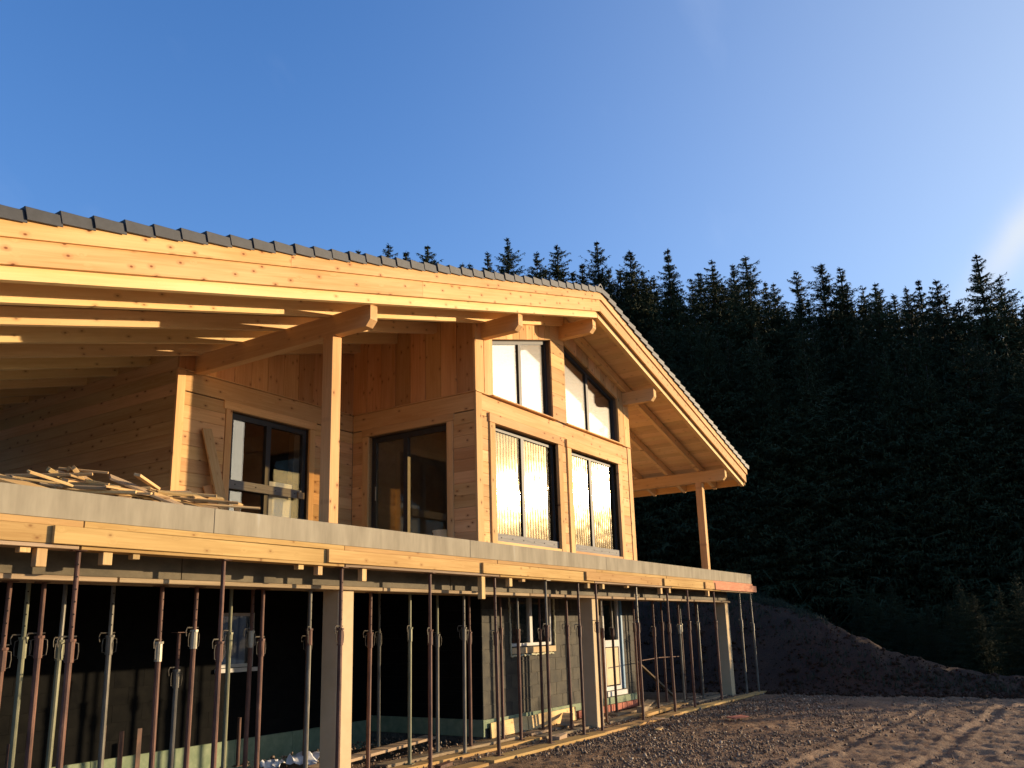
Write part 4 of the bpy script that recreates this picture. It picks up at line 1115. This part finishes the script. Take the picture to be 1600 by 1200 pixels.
for i, (a, b, w, t) in enumerate(sorted(hand)):
    o = plank('scrap_stick', a, b, w, t, (rs.uniform(-.5, .5), -0.6, 1), MAT['scrap'] if rs.random() < .75 else MAT['oldwood'], None, 0.003)
    tag(o, f'offcut in the scrap wood heap on the terrace edge, {ordw(i)} counting from the left', 'wood scrap', 'scrap wood heap')
o = plank('pale_board', (-1.62, D1 + 0.21, 0.004), (-1.62, D1 + 0.18, 1.14), .64, .02, (0, -1, 0.1), MAT['curtain']); tag(o, 'pale board standing inside behind the right leaf of the recessed door', 'board')
# bucket inside the bay behind the side door
b = MB(); b.tube([(0, 0, 0), (0, 0, 0.34)], 0.14, 16, r2=0.17); b.tube([(0, 0, 0.32), (0, 0, 0.345)], 0.178, 16)
tag(b.build('bucket', MAT['curtain'], None, Matrix.Translation(Vector((0.55, 1.15, 0.002)))), 'white bucket standing inside behind the glass of the side door', 'bucket')

# ------------------------------------------------------------------ gravel and grass
def scatter_mesh(name, verts, faces, pos, scl, rotm, mat):
    V = np.array(verts); F = np.array(faces)
    n_ = len(pos)
    P = np.einsum('nij,nvj->nvi', rotm, V[None] * scl[:, None, :]) + pos[:, None, :]
    FF = (F[None] + (np.arange(n_) * len(V))[:, None, None]).reshape(-1, F.shape[1])
    me = bpy.data.meshes.new(name)
    me.vertices.add(n_ * len(V)); me.vertices.foreach_set('co', P.ravel())
    k = F.shape[1]
    me.loops.add(FF.size); me.loops.foreach_set('vertex_index', FF.ravel())
    me.polygons.add(len(FF)); me.polygons.foreach_set('loop_start', np.arange(0, FF.size, k)); me.polygons.foreach_set('loop_total', np.full(len(FF), k))
    me.update(); me.validate(); me.materials.append(mat)
    o = link(bpy.data.objects.new(name, me)); o['kind'] = 'stuff'
    return o
def rand_rot(n_):
    q_ = rng.normal(size=(n_, 4)); q_ /= np.linalg.norm(q_, axis=1)[:, None]
    w, x, y, z = q_.T
    return np.stack([np.stack([1 - 2 * (y * y + z * z), 2 * (x * y - z * w), 2 * (x * z + y * w)], -1), np.stack([2 * (x * y + z * w), 1 - 2 * (x * x + z * z), 2 * (y * z - x * w)], -1), np.stack([2 * (x * z - y * w), 2 * (y * z + x * w), 1 - 2 * (x * x + y * y)], -1)], 1)
octv = [(1, 0, 0.1), (-0.9, 0.1, 0), (0.1, 1, 0), (0, -0.95, 0.15), (0.1, 0, 0.85), (0, 0.1, -0.9), (0.6, 0.6, 0.4)]
octf = [(0, 6, 4), (6, 2, 4), (2, 1, 4), (1, 3, 4), (3, 0, 4), (2, 0, 5), (1, 2, 5), (3, 1, 5), (0, 3, 5), (0, 2, 6)]
N = 46000
gxp = rng.uniform(-2.5, 13.6, N); gyp = -0.45 - np.abs(rng.normal(0, 1, N)) * 2.3
dens = np.sin(gxp * 0.9 + 1.3 * np.sin(gyp)) + np.sin(gyp * 1.7 + gxp * 0.4) + rng.normal(0, .6, N)
keep = (dens > -0.55) & (gyp > -8.6)
gxp, gyp = gxp[keep], gyp[keep]
s0 = np.exp(rng.normal(math.log(0.0115), 0.55, len(gxp))); s0 = np.clip(s0, .004, .05)
pos = np.stack([gxp, gyp, terrain(gxp, gyp) + s0 * 0.35], -1)
scl = s0[:, None] * rng.uniform(0.65, 1.25, (len(s0), 3))
scatter_mesh('gravel', octv, octf, pos, scl, rand_rot(len(s0)), MAT['stone'])['label'] = 'loose gravel and clods on the site ground'
# debris under the slab
N = 5000
gxp = rng.uniform(-5, 13.3, N); gyp = rng.uniform(-0.4, 1.35, N)
gyp = np.where(gxp < 2, rng.uniform(-0.4, 3.4, N), gyp)
s0 = np.clip(np.exp(rng.normal(math.log(0.016), 0.5, N)), .007, .05)
pos = np.stack([gxp, gyp, np.full(N, GZ) + s0 * 0.3], -1)
scatter_mesh('gravel', octv, octf, pos, s0[:, None] * rng.uniform(.65, 1.25, (N, 3)), rand_rot(N), MAT['stone'])['label'] = 'stones and rubble under the terrace slab'
# clods and stones on the cut face
N = 5200
gyp = rng.uniform(-9, 6, N); wdn = np.interp(gyp, [-8, -3, 0], [1.6, 2.6, 4.6]); gxp = 13.3 + wdn * rng.uniform(0, 1.0, N) ** 1.6
s0 = np.clip(np.exp(rng.normal(math.log(0.026), 0.6, N)), .01, .14)
scatter_mesh('clods', octv, octf, np.stack([gxp, gyp, terrain(gxp, gyp) + s0 * .25], -1), s0[:, None] * rng.uniform(.6, 1.2, (N, 3)), rand_rot(N), MAT['clod'])['label'] = 'loose clods on the face of the earth bank'
# rough grass on the bank
N = 60000
gxp = rng.uniform(14.0, 32, N); gyp = rng.uniform(-9, 10, N)
hzc = np.maximum(terrain(np.full(N, 18.0), gyp), terrain(np.full(N, 16.0), gyp))
keep = (terrain(gxp, gyp) > hzc - 0.9 + rng.normal(0, .4, N)) | (gxp > 18)
keep &= (gyp > 0.6 + rng.normal(0, .8, N)) | ((gxp < 13.5 + np.interp(gyp, [-8, -3, 0], [1.6, 2.6, 4.6]) * rng.uniform(.45, .8, N)) & (rng.random(N) < .7))
gxp, gyp = gxp[keep], gyp[keep]; n_ = len(gxp)
bv = [(-0.10, 0, 0), (0.10, 0, 0), (0.35, 0.12, 1), (-0.3, -0.1, 0.8), (0, .1, 0), (0, -.1, 0)]
bf = [(0, 1, 2), (4, 5, 3)]
a = rng.uniform(0, 6.28, n_)
rm_ = np.zeros((n_, 3, 3)); rm_[:, 0, 0] = np.cos(a); rm_[:, 0, 1] = -np.sin(a); rm_[:, 1, 0] = np.sin(a); rm_[:, 1, 1] = np.cos(a); rm_[:, 2, 2] = 1
h_ = rng.uniform(.06, .22, n_)
scatter_mesh('grass', bv, bf, np.stack([gxp, gyp, terrain(gxp, gyp) - .02], -1), np.stack([h_ * .9, h_ * .9, h_], -1), rm_, MAT['grass'])['label'] = 'rough dark grass on the bank below the wood'

# tall weeds behind the crest of the bank
N = 22000
gyp = rng.uniform(-9, 2, N); gxp = 13.5 + np.interp(gyp, [-8, -3, 0], [1.6, 2.6, 4.6]) + rng.uniform(-.45, 1.5, N)
a = rng.uniform(0, 6.28, N)
rm_ = np.zeros((N, 3, 3)); rm_[:, 0, 0] = np.cos(a); rm_[:, 0, 1] = -np.sin(a); rm_[:, 1, 0] = np.sin(a); rm_[:, 1, 1] = np.cos(a); rm_[:, 2, 2] = 1
h_ = rng.uniform(.05, .2, N)
kp = gyp > -0.8 + rng.normal(0, .5, N)
gxp, gyp, h_, rm_ = gxp[kp], gyp[kp], h_[kp], rm_[kp]
scatter_mesh('weeds', bv, bf, np.stack([gxp, gyp, terrain(gxp, gyp) - .02], -1), np.stack([h_ * .8, h_ * .8, h_], -1), rm_, MAT['grass'])['label'] = 'tall dark weeds along the crest of the earth bank'

# ------------------------------------------------------------------ spruce wood
def spruce_mesh(seed, wide, sparse_top):
    r_ = random.Random(seed)
    V = []; F = []
    def tri(a, b, c_):
        k = len(V); V.extend((a, b, c_)); F.append((k, k + 1, k + 2))
    levels = 72
    lean = r_.uniform(0, 6.28)
    lobes = [(r_.uniform(0, 6.28), r_.uniform(.75, 1.3)) for _ in range(9)]
    for li in range(levels):
        t = (li + r_.uniform(-.45, .45)) / levels            # 0 bottom .. 1 top
        t = min(max(t, 0.0), 0.985)
        z = 0.05 + 0.95 * t
        rad = min(wide * 1.35 * (1 - t) ** 1.0, 0.45 * wide + 0.36 * wide * (1 - t)) * r_.uniform(.5, 1.25) + 0.003
        if t < 0.12: rad *= 0.75 + 2 * t
        nb_ = 9 if t < 0.8 else 7
        if t > 0.93: nb_ = r_.choice([3, 4, 4, 5])
        a0 = r_.uniform(0, 6.28)
        lb = lobes[min(8, int(t * 9))]
        for bi in range(nb_):
            if r_.random() < 0.15: continue
            a = a0 + 6.283 * bi / nb_ + r_.uniform(-.4, .4)
            L = rad * r_.uniform(0.45, 1.2) * (1 + (lb[1] - 1) * math.cos(a - lb[0]))
            up_ = 0.42 * max(0, t - 0.70) / 0.30 - 0.25 * (1 - t)        # lift at the top, droop below
            ca, sa = math.cos(a), math.sin(a)
            d = Vector((ca, sa, 0)); side_ = Vector((-sa, ca, 0))
            n_ = 5 if t > 0.9 else 6
            prev = Vector((0, 0, z))
            for k in range(1, n_ + 1):
                s_ = k / n_
                cur = Vector((0, 0, z)) + d * (L * s_) + Vector((0, 0, L * (up_ * s_ + 0.14 * s_ * s_)))
                wdt = (0.0007 + 0.0012 * (1 - t)) * (2 - s_)
                tri(prev + side_ * wdt, prev - side_ * wdt, cur)
                tl = (L * 0.30 * (1 - s_) + 0.0065 + 0.009 * (1 - t)) * r_.uniform(.5, 1.4)
                for sg in (-1, 1, -1, 1, -1, 1):
                    q_ = prev.lerp(cur, r_.random())
                    dirv = (d * r_.uniform(.3, .95) + side_ * sg * r_.uniform(.4, 1.1) + Vector((0, 0, r_.uniform(-.7, .35)))).normalized()
                    e_ = q_ + dirv * tl
                    hw = (0.0011 + 0.0015 * (1 - t)) * r_.uniform(.6, 1.4)
                    nn = Vector((r_.uniform(-.6, .6), r_.uniform(-.6, .6), r_.uniform(.2, 1))).cross(dirv).normalized() * hw
                    tri(q_ + nn, q_ - nn, e_)
                    if t < 0.97:
                        dn = Vector((r_.uniform(-.4, .4), r_.uniform(-.4, .4), -1)) * ((0.004 + 0.007 * (1 - t)) * r_.uniform(.5, 1.4))
                        m_ = q_.lerp(e_, r_.uniform(.3, .7))
                        tri(m_ + nn, m_ - nn, m_ + dn)
                prev = cur
    # leader
    tri(Vector((0.002, 0, 0.93)), Vector((-0.002, 0, 0.93)), Vector((0, 0, 1.0)))
    tri(Vector((0, 0.002, 0.93)), Vector((0, -0.002, 0.93)), Vector((0, 0, 1.0)))
    for k in range(7):
        z = 0.95 + 0.045 * k / 7; a = r_.uniform(0, 6.28); q_ = 0.016 * (1 - k / 10)
        tri(Vector((0, 0, z)), Vector((0.001, 0, z + .004)), Vector((q_ * math.cos(a), q_ * math.sin(a), z + 0.010)))
    me = bpy.data.meshes.new('crown')
    me.from_pydata([tuple(v) for v in V], [], F); me.materials.append(MAT['needles'])
    return me
def trunk_mesh():
    b = MB(); b.tube([(0, 0, -0.03), (0, 0, 0.25), (0.002, 0, 0.6), (0, 0.001, 0.99)], 0.011, 8, r2=0.0012)
    me = bpy.data.meshes.new('trunk'); me.from_pydata(b.v, [], b.f); me.materials.append(MAT['bark']); return me
CROWN = [spruce_mesh(20 + i, wd, sp) for i, (wd, sp) in enumerate([(0.28, True), (0.34, True), (0.24, True), (0.38, True), (0.31, True), (0.27, True), (0.33, True)])]
TRUNK = trunk_mesh()
def ray_dir(px, py):
    u = (px - 787.96) / 1323.04; v_ = -(py - 665.25) / 1323.04
    return (ax * u + ay * v_ + fwd)
def spruce(x, y, h, label, group, k, rot):
    wx = 0.82 + 0.42 * ((k * 0.377 + rot * 0.618) % 1.0)
    z = float(terrain(x, y))
    t = empty('spruce_tree', (x, y, z), label, 'spruce', group)
    S = Matrix.Translation(Vector((x, y, z))) @ Matrix.Rotation(rot, 4, 'Z') @ Matrix.Diagonal((h * wx, h * wx, h, 1))
    link(bpy.data.objects.new('crown', CROWN[k % len(CROWN)]), t, S)
    link(bpy.data.objects.new('trunk', TRUNK), t, S)
# trees of the front line, by bearing, distance and height
FRONTT = [(560, 388, 58), (607, 378, 56), (634, 390, 58), (668, 381, 55), (722, 408, 57), (762, 391, 54), (793, 369, 52), (838, 391, 53), (870, 379, 51), (909, 409, 53), (932, 374, 49), (984, 388, 50), (1042, 386, 48), (1112, 405, 49),
          (1144, 410, 51), (1164, 397, 47), (1195, 437, 50), (1243, 421, 47), (1282, 408, 46), (1312, 415, 47), (1347, 445, 48), (1366, 440, 46), (1415, 445, 46), (1434, 433, 48), (1461, 434, 45), (1497, 466, 47), (1525, 394, 45), (1560, 431, 47), (1597, 472, 46)]
rt_ = random.Random(5)
ends = ['at the far left, its tip just above the roof'] 
for i, (px, py, d) in enumerate(FRONTT):
    rd = ray_dir(px, py); k = d / math.hypot(rd.x, rd.y)
    x, y = CAM.x + rd.x * k, CAM.y + rd.y * k
    zt = CAM.z + rd.z * k
    z = float(terrain(x, y))
    lab = f'dark spruce on the skyline of the wood, {ordw(i)} tip counting from the left'
    spruce(x, y, zt - z, lab, 'spruces on the skyline', i, rt_.uniform(0, 6.28))
# second tier: lower trees in front of and behind the skyline
cnt = 0
for i in range(150):
    px = 560 + (1680 - 560) * (i + rt_.uniform(-.4, .4)) / 150
    env = np.interp(px, [560, 800, 930, 1165, 1330, 1525, 1700], [394, 398, 402, 424, 442, 452, 482])
    py = env + rt_.uniform(5, 60)
    d = rt_.choice([40, 43, 50, 52, 54, 56, 59])
    if d < 46: py += rt_.uniform(30, 90)
    rd = ray_dir(px, py); k = d / math.hypot(rd.x, rd.y)
    x, y = CAM.x + rd.x * k, CAM.y + rd.y * k
    zt = CAM.z + rd.z * k; z = float(terrain(x, y))
    if d < 46: lab, gr = 'dark spruce at the near edge of the wood, below the skyline', 'spruces at the near edge'
    else: lab, gr = 'dark spruce deep in the wood, tip hidden among its neighbours', 'spruces deep in the wood'
    spruce(x, y, max(7, zt - z), lab, gr, rt_.randrange(7), rt_.uniform(0, 6.28))
# young spruces added just behind the bank, to throw shade on its crest
for i in range(22):
    f = i / 21
    x = 17.2 + 5.5 * f + rt_.uniform(-.5, .5); y = -9.6 + 8.6 * f + rt_.uniform(-.4, .4)
    spruce(x, y, rt_.uniform(1.7, 2.9) + max(0, -2.9 - float(terrain(x, y))), f'young dark spruce added behind the earth bank to shade its crest, {ordw(21 - i)} counting from the house', 'young spruces added behind the bank for shade', i, rt_.uniform(0, 6.28))
# the wood goes on to the right of the picture, towards the low sun
for i in range(70):
    x = rt_.uniform(38, 92); lat = rt_.uniform(12.5, 34)
    y = (lat - math.sin(SUN_AZ + math.pi / 2) * -1 * 0 - 0.629 * x) / 0.777
    b_ = math.degrees(math.atan2(x - CAM.x, y - CAM.y))
    if b_ < 90 or b_ > 112: continue
    spruce(x, y, rt_.uniform(14, 19), 'dark spruce at the right end of the wood, mostly outside the picture', 'spruces at the right end', rt_.randrange(7), rt_.uniform(0, 6.28))

# far wood across the valley, on the sunny side (seen only mirrored in the lower windows)
fw = MB()
for i in range(60):
    be = R(104 + 34 * (i + rt_.uniform(-.4, .4)) / 60); d = rt_.uniform(135, 165)
    x, y = 3 + d * math.sin(be), d * math.cos(be); z = float(terrain(x, y)); h = max(4.0, 3.0 + d * 0.10 * rt_.uniform(.78, 1.06) - z)
    fw.tube([(x, y, z - 1), (x, y, z + h * .3), (x, y, z + h)], h * 0.22, 7, r2=0.05)
o = fw.build('far_wood', MAT['needles']); o['kind'] = 'stuff'; o['label'] = 'far dark wood across the valley, mirrored in the lower windows'
